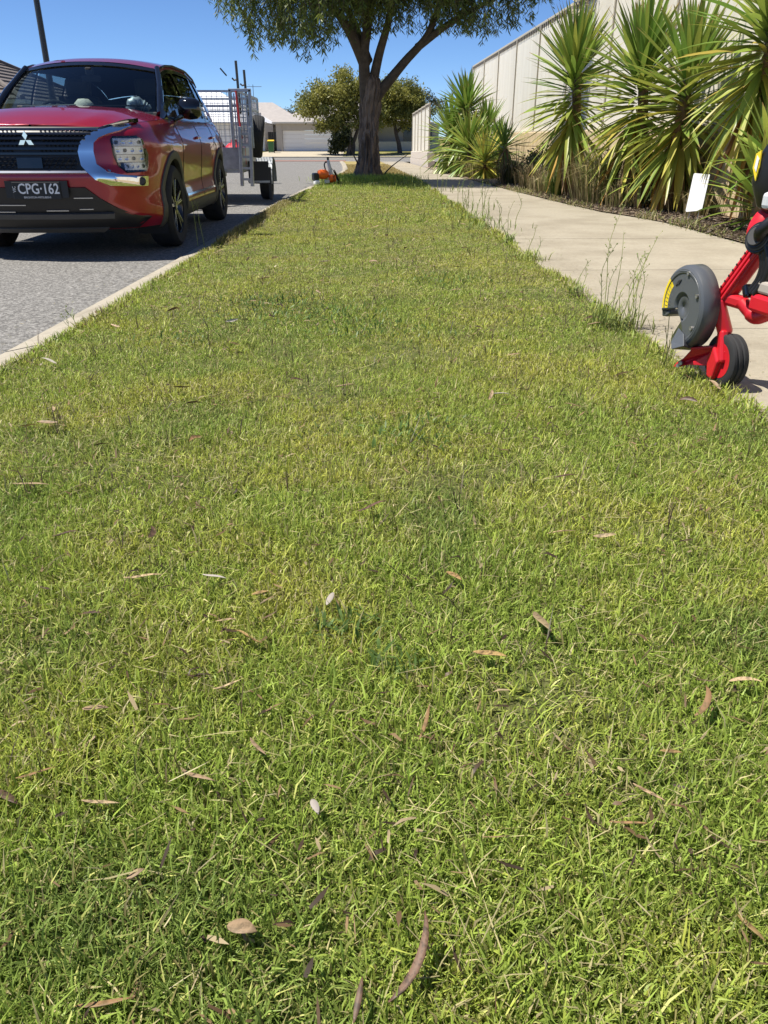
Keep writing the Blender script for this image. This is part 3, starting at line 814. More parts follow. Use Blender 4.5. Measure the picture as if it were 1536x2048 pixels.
for k, (x, z, lab) in enumerate(((-9.3, 4.0, 'hazy tree top showing left in the roof gap above the bin'), (-7.7, 4.4, 'hazy tree top showing right in the roof gap above the garage'))):
    blob_tree('distant_tree', lab, 'tree', (x * 1.5, 132, -0.3), [([(0, 0, 0), (0, 0, z)], 0.25, 0.1)], [(0, 0, z, 2.0, 1.5, 1.1), (1.6, 0, z - 0.4, 1.4, 1.2, 0.9)], 1200, 0.35, (0.09, 0.11, 0.09), (0.14, 0.16, 0.13), 'distant tree tops in the roof gap')

# ---------------------------------------------------------------- yuccas and other plants of the garden bed
def yleaf_mesh(L, W, bend, m, fold=0.3, n=7, twist=0.0):
    """strap leaf along +x from the origin, curving down by bend (radians over its length)"""
    g = Geo(); rows = []; x = z = 0.0; a = 0.0
    for k in range(n + 1):
        t = k / n
        w = W * (0.55 + 0.45 * math.sin(min(1, t / 0.35) * math.pi / 2)) * (1 - max(0, (t - 0.4) / 0.6) ** 1.8) / 2 + 0.0008
        c = math.cos(twist * t); s = math.sin(twist * t)
        def pt(v, u): return (x - u * math.sin(a) * 0, v * c - u * s, z + u * c + v * s)
        rows.append([pt(-w, fold * w), pt(0, 0), pt(w, fold * w)])
        a -= bend / n * (0.4 + 1.2 * t)
        x += L / n * math.cos(a); z += L / n * math.sin(a)
    g.grid(rows)
    return g.mesh('leaf', m, smooth=80)
YL = {}
for key in ('green', 'light', 'yellow', 'orange', 'dead'):
    YL[key] = [yleaf_mesh(0.72, 0.058, b, M['yucca_' + key], twist=tw) for b, tw in ((0.05, 0.1), (0.25, -0.2), (0.6, 0.25), (1.0, -0.15))]
def place_leaf(parent, key, base, az, el, s, bendi, roll=0.0, wid=1.0):
    o = bpy.data.objects.new('leaf', YL[key][bendi]); link(o, parent)
    o.location = base
    o.rotation_euler = (Matrix.Rotation(az, 3, 'Z') @ Matrix.Rotation(-el, 3, 'Y') @ Matrix.Rotation(roll, 3, 'X')).to_euler()
    o.scale = (s, s * wid, s)
    return o
def yucca_head(parent, c, zs, n, ls, el0, el1, keyf, rad=0.06, wid=1.0):
    """leaves spiralling down a stem: upright at the top, hanging lower down"""
    ga = 2.39996; ph = random.uniform(0, 6.28)
    for k in range(n):
        t = (k + random.random() * 0.7) / n                        # 0 top .. 1 bottom
        el = el0 + (el1 - el0) * (t ** 1.02) + random.gauss(0, R(7))
        az = ph + k * ga + random.gauss(0, 0.15)
        z = zs[1] + (zs[0] - zs[1]) * t ** 1.15
        bi = 0 if el > R(35) else random.choice((0, 1, 1, 2)) if el > R(-25) else random.choice((0, 1, 2))
        key = keyf(t)
        s = ls * random.uniform(0.82, 1.12) * (0.8 + 0.2 * min(1, t * 4))
        place_leaf(parent, key, (c[0] + rad * math.cos(az), c[1] + rad * math.sin(az), z), az, el, s, bi, random.gauss(0, 0.25), wid)
def stem(parent, pts, r, m=None):
    g = Geo(); c = crom(pts, 5); g.tube(c, [r * (1.25 - 0.4 * k / (len(c) - 1)) for k in range(len(c))], 10)
    g.obj('stem', m or M['yucca_dead'], parent, smooth=50)
def keys_full(yel, dead):
    def f(t):
        r = random.random()
        if t < 0.5: return 'green' if r > 0.3 + yel * 0.5 else 'light'
        if t < 0.8: return 'light' if r > yel else 'yellow'
        if t < 0.9: return ('yellow' if r > 0.6 else 'light') if r > dead else ('orange' if r < dead * 0.3 else 'light')
        return random.choice(('orange', 'dead', 'yellow')) if r < 0.36 + dead else 'light'
    return f
def flower(parent, c, h, r):
    g = Geo(); g.tube([(c[0], c[1], c[2] - 0.2), (c[0], c[1], c[2] + h)], 0.018, 6); g.obj('flower_stem', M['yucca_light'], parent)
    g = Geo()
    for k in range(150):
        t = random.random(); a = random.uniform(0, 6.28); rr = r * (1 - 0.55 * t) * random.uniform(0.5, 1.0)
        p = Vector((c[0] + rr * math.cos(a), c[1] + rr * math.sin(a), c[2] + h * t)); s = random.uniform(0.022, 0.036)
        # a small hanging bell of four petals
        V = [p + Vector((0, 0, s))]
        for q in range(4):
            b = a + q * 1.57; V.append(p + Vector((math.cos(b) * s * 0.75, math.sin(b) * s * 0.75, -s * 0.5)))
        g.add(V, [(0, 1, 2), (0, 2, 3), (0, 3, 4), (0, 4, 1)])
    tag(g.obj('flower_spike', M['petal'], parent), kind='stuff')
YG = 'yuccas along the cream fence'
def big_yucca(label, loc, H, lean, n, ls, yel, dead, zlow, fl=None, el1=R(-68), skirt=40, wid=1.0):
    t = thing('yucca', label, 'yucca', (loc[0], loc[1], 0.012), 0, YG)
    top = (lean[0], lean[1], H)
    stem(t, [(0, 0, -0.02), (lean[0] * 0.4, lean[1] * 0.4, H * 0.5), top], 0.075)
    yucca_head(t, (lean[0], lean[1]), (zlow, H + 0.02), n, ls, R(82), el1, keys_full(yel, dead), 0.05, wid)
    for k in range(skirt):                                          # dead skirt hanging on the stem
        z = random.uniform(0.55, max(0.6, zlow + 0.25)); a = random.uniform(0, 6.28); u = z / H
        place_leaf(t, random.choice(('dead', 'dead', 'dead', 'orange')), (lean[0] * u + 0.07 * math.cos(a), lean[1] * u + 0.07 * math.sin(a), z), a, R(random.uniform(-88, -68)), ls * random.uniform(0.6, 0.95) * min(1, z / 0.6), random.choice((0, 1)), random.gauss(0, 0.4), wid * 0.8)
    if fl: flower(t, (lean[0] + fl[0], lean[1] + fl[1], H + fl[2]), fl[3], fl[4])
    return t
big_yucca('tall yucca with dark green skirt, left of the trio by the grass tussock', (3.62, 13.9), 2.12, (-0.17, 0, 0), 250, 1.22, 0.03, 0.2, 0.85, fl=(0.05, 0.25, 0.5, 0.75, 0.17), skirt=34)
big_yucca('tall yucca in the middle of the trio, orange withered skirt and low offshoots', (4.2, 12.3), 1.98, (-0.2, 0.05, 0), 250, 1.3, 0.08, 0.25, 0.75, fl=(0.1, 0.3, 0.35, 0.9, 0.2), skirt=40)
big_yucca('tall yellow green yucca right behind the blank white sign', (4.22, 11.25), 1.78, (0.06, 0.0, 0), 245, 1.28, 0.18, 0.3, 0.7, skirt=60)
big_yucca('yellowed yucca hanging over the red edger, cut by the picture edge', (4.72, 9.75), 2.28, (-0.25, -0.1, 0), 250, 1.3, 0.35, 0.35, 1.15, skirt=40, el1=R(-80))
# low young one near the edger
t = thing('yucca', 'young yucca with broad pale green leaves beside the edger motor', 'yucca', (4.28, 8.75, 0.012), 0, YG)
stem(t, [(0, 0, -0.02), (0, 0, 0.3), (0.0, 0, 0.75)], 0.05)
yucca_head(t, (0, 0), (0.10, 0.5), 56, 0.92, R(70), R(-12), lambda q: 'green' if random.random() < 0.6 else 'light', 0.03, 1.25)
yucca_head(t, (0.02, 0), (0.6, 0.85), 40, 0.95, R(75), R(-20), lambda q: 'green' if random.random() < 0.6 else 'light', 0.03, 1.2)
# small offshoot with a few broad leaves at the middle one's foot
t = thing('yucca', 'small yucca offshoot with broad bent leaves on the mulch edge', 'yucca', (3.98, 11.7, 0.012), 0, YG)
stem(t, [(0, 0, -0.02), (0, 0, 0.3), (0.02, 0, 0.5)], 0.045, M['yucca_dead'])
for az, el, s, b in ((R(185), R(-18), 0.75, 1), (R(250), R(-55), 0.6, 2), (R(160), R(5), 0.7, 1), (R(320), R(-25), 0.6, 2), (R(30), R(25), 0.7, 0), (R(100), R(40), 0.7, 0), (R(200), R(60), 0.6, 0), (R(290), R(50), 0.65, 0)):
    place_leaf(t, random.choice(('green', 'light')), (0, 0, 0.38), az, el, s, b, 0.1, 1.2)
# the far group by the fence corner
for (x, y, H, n, ls, zl, lab, kf) in (
        (3.14, 25.0, 2.0, 190, 1.35, 0.9, 'tallest dark green yucca at the far fence corner', lambda q: 'green'),
        (2.86, 26.2, 1.42, 210, 1.4, 0.3, 'broad yucca leaning over the far path edge, below the tallest one', lambda q: 'green' if random.random() < 0.6 else 'light'),
        (3.0, 23.0, 0.95, 170, 1.25, 0.12, 'bright green yucca sprawling on the far path edge', lambda q: 'light' if random.random() < 0.6 else 'green'),
        (3.2, 21.3, 0.55, 140, 1.05, 0.08, 'low yellow green yucca next to the shaded spindly one', lambda q: 'light' if random.random() < 0.7 else 'yellow'),
        (3.62, 24.2, 1.3, 150, 1.3, 0.3, 'deep shaded yucca hard against the fence behind the bright ones', lambda q: 'green'),
        (3.7, 22.3, 0.8, 120, 1.15, 0.2, 'shaded yucca between the wall and the low yellow green one', lambda q: 'green'),
        (3.25, 27.8, 1.2, 150, 1.35, 0.25, 'farthest yucca of the group, half hidden by the broad leaning one', lambda q: 'green')):
    t = thing('yucca', lab, 'yucca', (x, y, gz(y) + 0.012), 0, YG)
    stem(t, [(0, 0, -0.02), (0.02, 0, H / 2), (0, 0, H)], 0.06)
    yucca_head(t, (0, 0), (zl, H), n, ls, R(80), R(-65), kf, 0.05, 1.1)
t = thing('yucca', 'spindly dark yucca with few leaves standing in the shade', 'yucca', (3.42, 19.6, 0.012), 0, YG)
stem(t, [(0, 0, -0.02), (0.0, 0, 0.4), (-0.03, 0, 0.8)], 0.045)
yucca_head(t, (-0.03, 0), (0.62, 0.84), 34, 0.85, R(82), R(-15), lambda q: 'green', 0.03, 1.0)
for k in range(26): place_leaf(t, 'green' if k % 3 else 'dead', (0, 0, 0.7), random.uniform(0, 6.28), R(random.uniform(-75, -30)), 0.8 * random.uniform(0.7, 1.1), 2, 0)

def tussock(label, loc, n, h, spread, cols, cat='grass tussock', name='grass_tussock'):
    P = []; V = []; T = []; C = []
    for k in range(n):
        a = random.uniform(0, 6.28); r = abs(random.gauss(0, spread * 0.35))
        b = Vector((r * math.cos(a), r * math.sin(a), 0)); L = h * random.uniform(0.6, 1.15)
        out = random.uniform(0.15, 0.95); dd = Vector((math.cos(a), math.sin(a), 0))
        w = random.uniform(0.004, 0.009); sd = Vector((-math.sin(a), math.cos(a), 0)) * w
        p1 = b + dd * (L * 0.25 * out) + Vector((0, 0, L * 0.55)); p2 = b + dd * (L * 0.75 * out) + Vector((0, 0, L * (0.85 - 0.55 * out * out)))
        i = len(V); V += [b - sd, b + sd, p1 - sd, p1 + sd, p2]
        T += [(i, i + 1, i + 3), (i, i + 3, i + 2), (i + 2, i + 3, i + 4)]
        c = random.choice(cols); f = random.uniform(0.75, 1.25); C += [(c[0] * f, c[1] * f, c[2] * f, 1)] * 5
    o = np_mesh(name, np.array([tuple(v) for v in V]), np.array(T), M['blade'], None, np.array(C))
    o.location = loc
    tag(o, label, cat, 'grass tussocks in the garden bed')
    return o
TG = [(0.14, 0.17, 0.05), (0.2, 0.2, 0.08), (0.42, 0.35, 0.19), (0.3, 0.26, 0.13)]
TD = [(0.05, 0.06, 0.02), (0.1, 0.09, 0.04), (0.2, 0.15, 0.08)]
tussock('large grey green grass tussock between the left and middle tall yuccas', (3.68, 12.75, 0.012), 620, 0.95, 0.5, TG)
tussock('small bright grass clump under the left tall yucca', (3.45, 14.4, 0.012), 260, 0.5, 0.3, [(0.1, 0.17, 0.03), (0.16, 0.2, 0.05)])
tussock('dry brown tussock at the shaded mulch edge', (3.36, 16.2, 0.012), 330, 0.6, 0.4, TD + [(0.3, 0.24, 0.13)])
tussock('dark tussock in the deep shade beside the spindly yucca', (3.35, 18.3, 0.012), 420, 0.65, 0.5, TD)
tussock('straw coloured tussock between the low yuccas by the path', (3.0, 22.0, gz(22)), 300, 0.6, 0.4, TG)
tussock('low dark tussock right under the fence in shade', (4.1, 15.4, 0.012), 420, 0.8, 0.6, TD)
tussock('sparse tussock of dry stems behind the offshoot', (4.35, 13.1, 0.012), 320, 0.7, 0.5, TG)
for lab, x, y, n in (('pale straw tussock spilling over the mulch beside the dry brown one', 3.42, 15.3, 260), ('pale scrubby tussock at the foot of the middle tall yucca', 3.85, 12.0, 220), ('pale dry tussock behind the blank sign', 4.45, 10.7, 220), ('low dry tussock against the wall behind the young yucca', 4.55, 9.0, 240)):
    tussock(lab, (x, y, 0.012), n, 0.45, 0.45, TG + [(0.45, 0.38, 0.22)])
t = blob_tree('low_shrub', 'round low shrub with small leaves between the trio of yuccas', 'shrub', (4.45, 11.9, 0.012), [([(0, 0, 0), (0, 0, 0.3)], 0.02, 0.01)], [(0, 0, 0.35, 0.3, 0.3, 0.3), (-0.25, -0.3, 0.2, 0.2, 0.2, 0.18)], 900, 0.055, (0.05, 0.09, 0.025), (0.12, 0.16, 0.05))
t = blob_tree('low_shrub', 'dark shrub filling the bed behind the dark tussock', 'shrub', (4.05, 17.6, 0.012), [([(0, 0, 0), (0, 0, 0.3)], 0.02, 0.01)], [(0, 0, 0.4, 0.5, 0.8, 0.4), (0.1, 1.6, 0.35, 0.45, 0.7, 0.35)], 2600, 0.08, (0.03, 0.045, 0.015), (0.06, 0.07, 0.025))

# bark chips on the mulch: nobody could count them
n = 9000
y = 6.5 + 11.5 * rng.random(n) ** 1.2; fx = rng.random(n)
x = np.interp(y, PRY, PRX) - 0.03 + fx * (WALLX - 0.05 - np.interp(y, PRY, PRX))
a = rng.uniform(0, 6.28, n); L = rng.uniform(0.02, 0.075, n); W = rng.uniform(0.006, 0.02, n)
d = np.stack([np.cos(a), np.sin(a), rng.normal(0, 0.18, n)], 1); s = np.stack([-np.sin(a), np.cos(a), rng.normal(0, 0.3, n)], 1)
p = np.stack([x, y, 0.014 + rng.random(n) * 0.03], 1)
V = np.stack([p - d * L[:, None] / 2 - s * W[:, None] / 2, p + d * L[:, None] / 2 - s * W[:, None] / 2, p + d * L[:, None] / 2 + s * W[:, None] / 2, p - d * L[:, None] / 2 + s * W[:, None] / 2,
              p - [0, 0, 0.006]], 1).reshape(-1, 3)
i = np.arange(n)[:, None] * 5
T = np.concatenate([i + [0, 1, 2], i + [0, 2, 3], i + [1, 0, 4], i + [2, 1, 4], i + [3, 2, 4], i + [0, 3, 4]], 1).reshape(-1, 3)
base = np.array([(0.16, 0.11, 0.08), (0.3, 0.23, 0.17), (0.48, 0.41, 0.33), (0.08, 0.06, 0.045)])[rng.integers(0, 4, n)] * rng.uniform(0.8, 1.2, (n, 1))
tag(np_mesh('bark_mulch', V, T, M['blade'], None, np.repeat(np.concatenate([base, np.ones((n, 1))], 1), 5, 0)), kind='stuff')

# ragged low growth and litter where the bed meets the path
n = 3200; y = 6.3 + 13 * rng.random(n) ** 1.2; cl = vnoise(y, 0 * y, 0.45, 31)
k = rng.random(n) < np.clip(cl * 2 - 0.5, 0.06, 1); y, cl = y[k], cl[k]; n = len(y)
x = np.interp(y, PRY, PRX) + rng.normal(0.03, 0.06, n); L = rng.uniform(0.03, 0.13, n) * (0.5 + cl); a = rng.uniform(0, 6.28, n); ln = np.abs(rng.normal(0.6, 0.4, n))
d = np.stack([np.cos(a) * np.sin(ln), np.sin(a) * np.sin(ln), np.cos(ln)], 1); s = np.stack([-np.sin(a), np.cos(a), 0 * a], 1) * 0.004
b = np.stack([x, y, 0 * x + 0.005], 1); m_ = b + d * (L * 0.6)[:, None]; e = m_ + (d + np.stack([np.cos(a) * 0.5, np.sin(a) * 0.5, -0.5 + 0 * a], 1)) * (L * 0.4)[:, None]
V = np.stack([b - s, b + s, m_ - s, m_ + s, e], 1).reshape(-1, 3); i = np.arange(n)[:, None] * 5
T = np.concatenate([i + [0, 1, 3], i + [0, 3, 2], i + [2, 3, 4]], 1).reshape(-1, 3)
cc = np.array([(0.16, 0.2, 0.05), (0.42, 0.35, 0.19), (0.3, 0.26, 0.13), (0.22, 0.24, 0.08)])[rng.integers(0, 4, n)] * rng.uniform(0.7, 1.2, (n, 1))
tag(np_mesh('bed_edge_grass', V, T, M['blade'], None, np.repeat(np.concatenate([cc, np.ones((n, 1))], 1), 5, 0)), kind='stuff')
# blank white sign on two wire stakes
sg = thing('blank_sign', 'blank white yard sign on wire stakes in the mulch', 'sign', (4.08, 9.95, 0.012), R(-82))
g = Geo(); pl = []
for cx, cz, a0 in ((0.155, 0.50, 0), (-0.155, 0.50, 90), (-0.155, 0.11, 180), (0.155, 0.15, 270)):
    for k in range(5):
        a = R(a0 + 22.5 * k); pl.append((cx + 0.025 * math.cos(a), cz + 0.025 * math.sin(a)))
g.prism(pl, 'y', -0.003, 0.003); g.xf(Matrix.Rotation(R(-4), 4, 'X'))
g.obj('board', M['white'], sg)
for s in (-0.1, 0.1):
    g = Geo(); g.tube([(s, 0.0, -0.05), (s, 0.02, 0.08), (s, 0.03, 0.35)], 0.003, 5); g.obj('stake', M['galv'], sg)
# ---------------------------------------------------------------- the red car
CARX, CARY = -2.71, 7.05
car = thing('parked_car', 'red metallic SUV with black grille parked at the kerb facing the camera', 'car', (CARX, CARY, -0.04))
car.scale = (1.03, 1, 1)
PLAN = crom([(a, b, 0) for a, b in [(0, 0), (0.3, 0.012), (0.55, 0.06), (0.72, 0.16), (0.83, 0.30), (0.895, 0.52), (0.925, 0.8), (0.93, 1.3), (0.93, 2.0), (0.93, 2.8), (0.93, 3.4), (0.92, 3.9), (0.885, 4.3), (0.77, 4.58), (0.45, 4.69), (0, 4.71)]], 40)
_pl = np.array([(p.x, p.y) for p in PLAN])
_len = np.concatenate([[0], np.cumsum(np.linalg.norm(np.diff(_pl, axis=0), axis=1))])
SL = _len[-1]
_tan = np.gradient(_pl, _len, axis=0); _tan /= np.linalg.norm(_tan, axis=1)[:, None]
def plan(s):
    return np.array([np.interp(s, _len, _pl[:, 0]), np.interp(s, _len, _pl[:, 1])])
def plan_n(s):
    t = np.array([np.interp(s, _len, _tan[:, 0]), np.interp(s, _len, _tan[:, 1])]); t /= np.linalg.norm(t)
    return np.array([t[1], -t[0]])
def s_of_x(x): return float(np.interp(abs(x), _pl[:241, 0], _len[:241]))       # front half
def s_of_y(y): return float(np.interp(y, _pl[60:560, 1], _len[60:560]))
def frontness(s):
    q = plan(s)
    if q[1] < 2: return float(np.clip((0.62 - q[1]) / 0.5, 0, 1))
    return float(np.clip((q[1] - 4.2) / 0.35, 0, 1)) * 0.6
def zshould(s):
    q = plan(s); return float(np.interp(q[1], [0, 0.2, 0.5, 1.3, 4.2, 4.71], [1.03, 1.055, 1.085, 1.125, 1.135, 1.13]))
IS = ([.20, .26, .32, .40, .46, .55, .70, .84, .90, .94, .98, 1.03, 1.07, 1.10], [.10, .035, .012, .004, .018, .030, .012, -.004, -.008, .004, .020, .044, .066, .10])
IF = ([.20, .26, .34, .42, .52, .60, .66, .70, .74, .85, .95, 1.0, 1.04, 1.075, 1.10], [.20, .13, .07, .045, .03, .008, .0, .004, .03, .036, .045, .055, .075, .11, .16])
def inset(s, z):
    zs = zshould(s); zn = z if z < 0.85 else 0.85 + (z - 0.85) / (zs - 0.85) * 0.25
    f = frontness(s)
    return f * interp(zn, *IF) + (1 - f) * interp(zn, *IS)
def wall(s, z, off=0.0, side=1):
    q = plan(s) - plan_n(s) * (inset(s, z) - off)
    return Vector((q[0] * side, q[1], z))
def fpt(x, z, off=0.0):
    """point on the front or corner of the body above plan position x"""
    return wall(s_of_x(x), z, off, 1 if x >= 0 else -1)
FAX, RAX, AXZ, ARCH = 1.06, 3.77, 0.365, 0.43
def zbottom(s):
    q = plan(s); zb = 0.24
    if q[0] > 0.8:
        for a in (FAX, RAX):
            d = q[1] - a
            if abs(d) < ARCH: zb = max(zb, AXZ + math.sqrt(ARCH ** 2 - d * d))
    return zb
ss = sorted(set([round(v, 4) for v in list(np.linspace(0, SL, 150)) + [s_of_y(a + ARCH * math.cos(t)) for a in (FAX, RAX) for t in np.linspace(0.02, math.pi - 0.02, 26)]]))
for side in (1, -1):
    rows = []
    for s in ss:
        zb, zt = zbottom(s), zshould(s)
        lv = [zb + (zt - zb) * t for t in np.linspace(0, 0.62, 14)] + [zb + (zt - zb) * t for t in np.linspace(0.66, 1, 16)]
        rows.append([wall(s, z, 0, side) for z in lv])
    if side > 0: rows = rows[::-1]
    g = Geo(); g.grid(rows)
    if side > 0: right_rows = g
    else: right_rows.add(g.V, g.F)
dark_inside(M['paint'], (0.02, 0.02, 0.022))
body = right_rows.obj('body', M['paint'], car, smooth=50)
# bonnet
g = Geo(); rows = []
shs = [s for s in np.linspace(0.02, s_of_y(1.5), 60)]
for s in shs:
    e = wall(s, zshould(s)); xs, y, z = e.x, e.y, e.z
    dome = 0.105 * min(1, max(0, (y - 0.05) / 0.65)) ** 0.7
    r = []
    for u in np.linspace(-1, 1, 25):
        zz = z + dome * (1 - abs(u) ** 2.6) + 0.012 * math.exp(-((abs(u) - 0.66) / 0.12) ** 2) * min(1, y / 0.4) + 0.002
        r.append(Vector((xs * u, y - 0.28 * (y / 1.5) ** 1.5 * (1 - u * u), zz)))
    rows.append(r)
g.grid(rows); g.obj('bonnet', M['paint'], car, smooth=60)
# wipers and cowl
g = Geo(); g.grid([[Vector((x, 1.20 + 0.36 * (x / 0.8) ** 2 + dy, 1.205 - 0.06 * (x / 0.8) ** 2 + dz)) for x in np.linspace(-0.82, 0.82, 17)] for dy, dz in ((-0.03, -0.012), (0.05, 0.0), (0.14, 0.0))])
g.obj('cowl', M['blackplastic'], car, smooth=60)
for x0, x1 in ((-0.55, 0.02), (0.1, 0.62)):
    g = Geo(); g.tube([(x0, 1.30 + 0.3 * (x0 / .8) ** 2, 1.235), (x1, 1.34 + 0.3 * (x1 / .8) ** 2, 1.245)], 0.008, 6); g.obj('wiper', M['blackplastic'], car)
# greenhouse side: B = belt line, T = pillar / roof edge line
def T_(y): return Vector((interp(y, [1.25, 1.5, 2.1, 2.6, 3.4, 4.0, 4.45, 4.62], [0.80, 0.775, 0.64, 0.655, 0.65, 0.62, 0.585, 0.57]), y, interp(y, [1.25, 1.5, 2.08, 2.3, 2.7, 3.4, 4.0, 4.45, 4.62], [1.13, 1.27, 1.59, 1.64, 1.665, 1.66, 1.61, 1.51, 1.42])))
def B_(y): return Vector((interp(y, [1.25, 2, 3.4, 4.2, 4.62], [0.835, 0.848, 0.845, 0.81, 0.72]), y, 1.128))
def GS(y, t, off=0.0):
    b, q = B_(y), T_(y); p = b.lerp(q, t); p.x += 0.02 * math.sin(math.pi * t) + off; return p
yb = [1.25, 1.42, 1.58, 1.75, 1.95, 2.15, 2.32, 2.48, 2.54, 2.8, 3.1, 3.40, 3.45, 3.65, 3.82, 4.0, 4.2, 4.4, 4.62]
tb = [0, 0.07, 0.25, 0.45, 0.65, 0.80, 0.865, 0.93, 1.0]
wins = [(1.58, 2.48), (2.54, 3.40), (3.45, 3.82)]
for side in (1, -1):
    fr = Geo(); wg = [Geo(), Geo(), Geo()]
    for i in range(len(yb) - 1):
        for k in range(len(tb) - 1):
            ya, yc = yb[i], yb[i + 1]; ta, tc = tb[k], tb[k + 1]
            wi = [j for j, (a, b) in enumerate(wins) if ya >= a - 1e-6 and yc <= b + 1e-6]
            inw = bool(wi) and 0.07 - 1e-6 <= ta and tc <= 0.865 + 1e-6
            q = [GS(ya, ta), GS(yc, ta), GS(yc, tc), GS(ya, tc)]
            if inw: q = [p - Vector((0.012, 0, 0)) for p in q]
            q = [Vector((p.x * side, p.y, p.z)) for p in q]
            if side < 0: q = q[::-1]
            if inw: wg[wi[0]].add(q, [(0, 1, 2, 3)])
            else: fr.add(q, [(0, 1, 2, 3)], 1 if (tc > 0.94 and ya > 2.0) or (ya >= 4.0) else 0)
    fr.obj('window_frame', [M['blackgloss'], M['paint']], car, smooth=40)
    for j in range(3): wg[j].obj('side_window', M['tint' if j else 'windscreen'], car, smooth=40)
    # bright line of the roof rail
    g = Geo(); c = [GS(y, 0.985, 0.012) + Vector((0, 0, 0.012)) for y in np.linspace(2.2, 4.3, 14)]
    g.tube([(p.x * side, p.y, p.z - 0.004) for p in c], 0.012, 6); g.obj('roof_rail', M['blackplastic'], car, smooth=60)
# roof
g = Geo(); rows = []
for y in np.linspace(2.08, 4.62, 26):
    e = T_(y); r = []
    for u in np.linspace(-1, 1, 21):
        bow = 0.062 * (1 - abs(u) ** 2.4) * (1 if y < 4.3 else 0.8)
        r.append(Vector((e.x * u, y - 0.11 * (1 - u * u) * max(0, (3.4 - y) / 1.32), e.z + bow + 0.001)))
    rows.append(r)
g.grid(rows); g.obj('roof', M['paint'], car, smooth=60)
# tailgate
g = Geo(); e = T_(4.62)
g.grid([[Vector((x, 4.62 + 0.07 * t, 1.42 + 0.05 * (1 - (x / .53) ** 2) * (1 - t) - 0.3 * t)) for x in np.linspace(-0.53 - 0.2 * t, 0.53 + 0.2 * t, 9)] for t in (0, 0.5, 1)])
g.obj('rear_window', M['blackgloss'], car, smooth=60)
# windscreen
g = Geo(); rows = []
for t in np.linspace(0, 1, 12):
    r = []
    for u in np.linspace(-1, 1, 17):
        b = Vector((0.76 * u, 1.23 + 0.28 * u * u, 1.205 - 0.035 * u * u)); q = Vector((0.612 * u, 1.98 + 0.1 * u * u, 1.645 - 0.052 * u * u))
        p = b.lerp(q, t); p.z += 0.018 * math.sin(math.pi * t); r.append(p)
    rows.append(r)
g.grid(rows); g.obj('windscreen', M['windscreen'], car, smooth=60)
# dark band round the glass, roof header, mirror pod, rego sticker
g = Geo(); g.slab([rows[-1], rows[-2]], 0.01); g.obj('windscreen_band', M['blackgloss'], car)
for side in (1, -1):
    g = Geo()
    c = [Vector((side * 0.775, 1.40, 1.165)), Vector((side * 0.722, 1.73, 1.385)), Vector((side * 0.643, 2.09, 1.602))]
    g.tube(crom(c, 5), [0.034] * 6 + [0.028] * 5, 8); g.obj('windscreen_pillar', M['blackgloss'], car, smooth=60)
def wsp(u, t, off=0.006):
    b = Vector((0.76 * u, 1.23 + 0.28 * u * u, 1.205 - 0.035 * u * u)); q = Vector((0.612 * u, 1.98 + 0.1 * u * u, 1.645 - 0.052 * u * u))
    p = b.lerp(q, t); p.z += 0.018 * math.sin(math.pi * t); return p + Vector((0, off * 0.5, -off))
g = Geo(); g.grid([[wsp(u, t) for u in (-0.9, -0.8, -0.7)] for t in (0.90, 0.965)]); g.obj('sticker', M['printwhite'], car)
g = Geo(); g.box((0.03, 1.93, 1.50), (0.18, 0.04, 0.06)); g.box((0.03, 1.9, 1.56), (0.06, 0.1, 0.07)); g.obj('rear_view_mirror', M['interior'], car, bevel=0.012)
# cabin
g = Geo(); g.box((0, 2.95, 0.55), (1.5, 3.3, 0.06)); g.box((0, 1.66, 1.06), (1.5, 0.40, 0.26)); g.box((0, 4.4, 0.95), (1.4, 0.25, 0.5)); g.obj('dashboard', M['interior'], car, bevel=0.04)
for x in (-0.37, 0.37):
    st = bpy.data.objects.new('seat', None); link(st, car)
    g = Geo(); g.box((x, 2.35, 0.78), (0.5, 0.5, 0.2)); g.obj('cushion', M['seat'], st, bevel=0.06)
    g = Geo(); g.box((x, 2.68, 1.08), (0.48, 0.16, 0.6), rot=Matrix.Rotation(R(-14), 3, 'X')); g.obj('backrest', M['seat'], st, bevel=0.06)
    g = Geo(); g.box((x, 2.78, 1.46), (0.27, 0.1, 0.19)); g.obj('headrest', M['seat'], st, bevel=0.04)
g = Geo(); g.box((0, 3.55, 1.1), (1.3, 0.16, 0.55)); g.obj('rear_seat', M['seat'], car, bevel=0.06)
g = Geo(); g.tube([(-0.37 + 0.18 * math.cos(a), 1.98 - 0.06 * math.sin(a), 1.13 + 0.17 * math.sin(a)) for a in np.linspace(0, 6.283, 25)], 0.014, 6); g.obj('steering_wheel', M['interior'], car)
g = Geo(); g.lathe([(0.0, 0.115), (0.05, 0.11), (0.09, 0.07), (0.105, 0.0)], 16, c=(0.02, 1.60, 1.195)); dome = g.obj('straw_hat', M['hat'], None, smooth=50)
dome.location = (CARX, CARY, -0.04); tag(dome, 'pale woven hat lying on the dashboard behind the windscreen', 'hat')
g = Geo(); g.tube(crom([(0.44, 1.70, 1.20), (0.455, 1.71, 1.255), (0.50, 1.73, 1.285), (0.56, 1.75, 1.26), (0.60, 1.76, 1.235), (0.625, 1.76, 1.26)], 4), [0.03, 0.045, 0.05, 0.042, 0.052, 0.06, 0.05, 0.058, 0.045, 0.055, 0.048, 0.04, 0.05, 0.036, 0.045, 0.03, 0.036, 0.024, 0.028, 0.018, 0.01], 10); o = g.obj('crumpled_bag', M['galvdull'], None, smooth=60)
o.location = (CARX, CARY, -0.04); tag(o, 'crumpled grey bag on the dashboard by the passenger side pillar', 'bag')

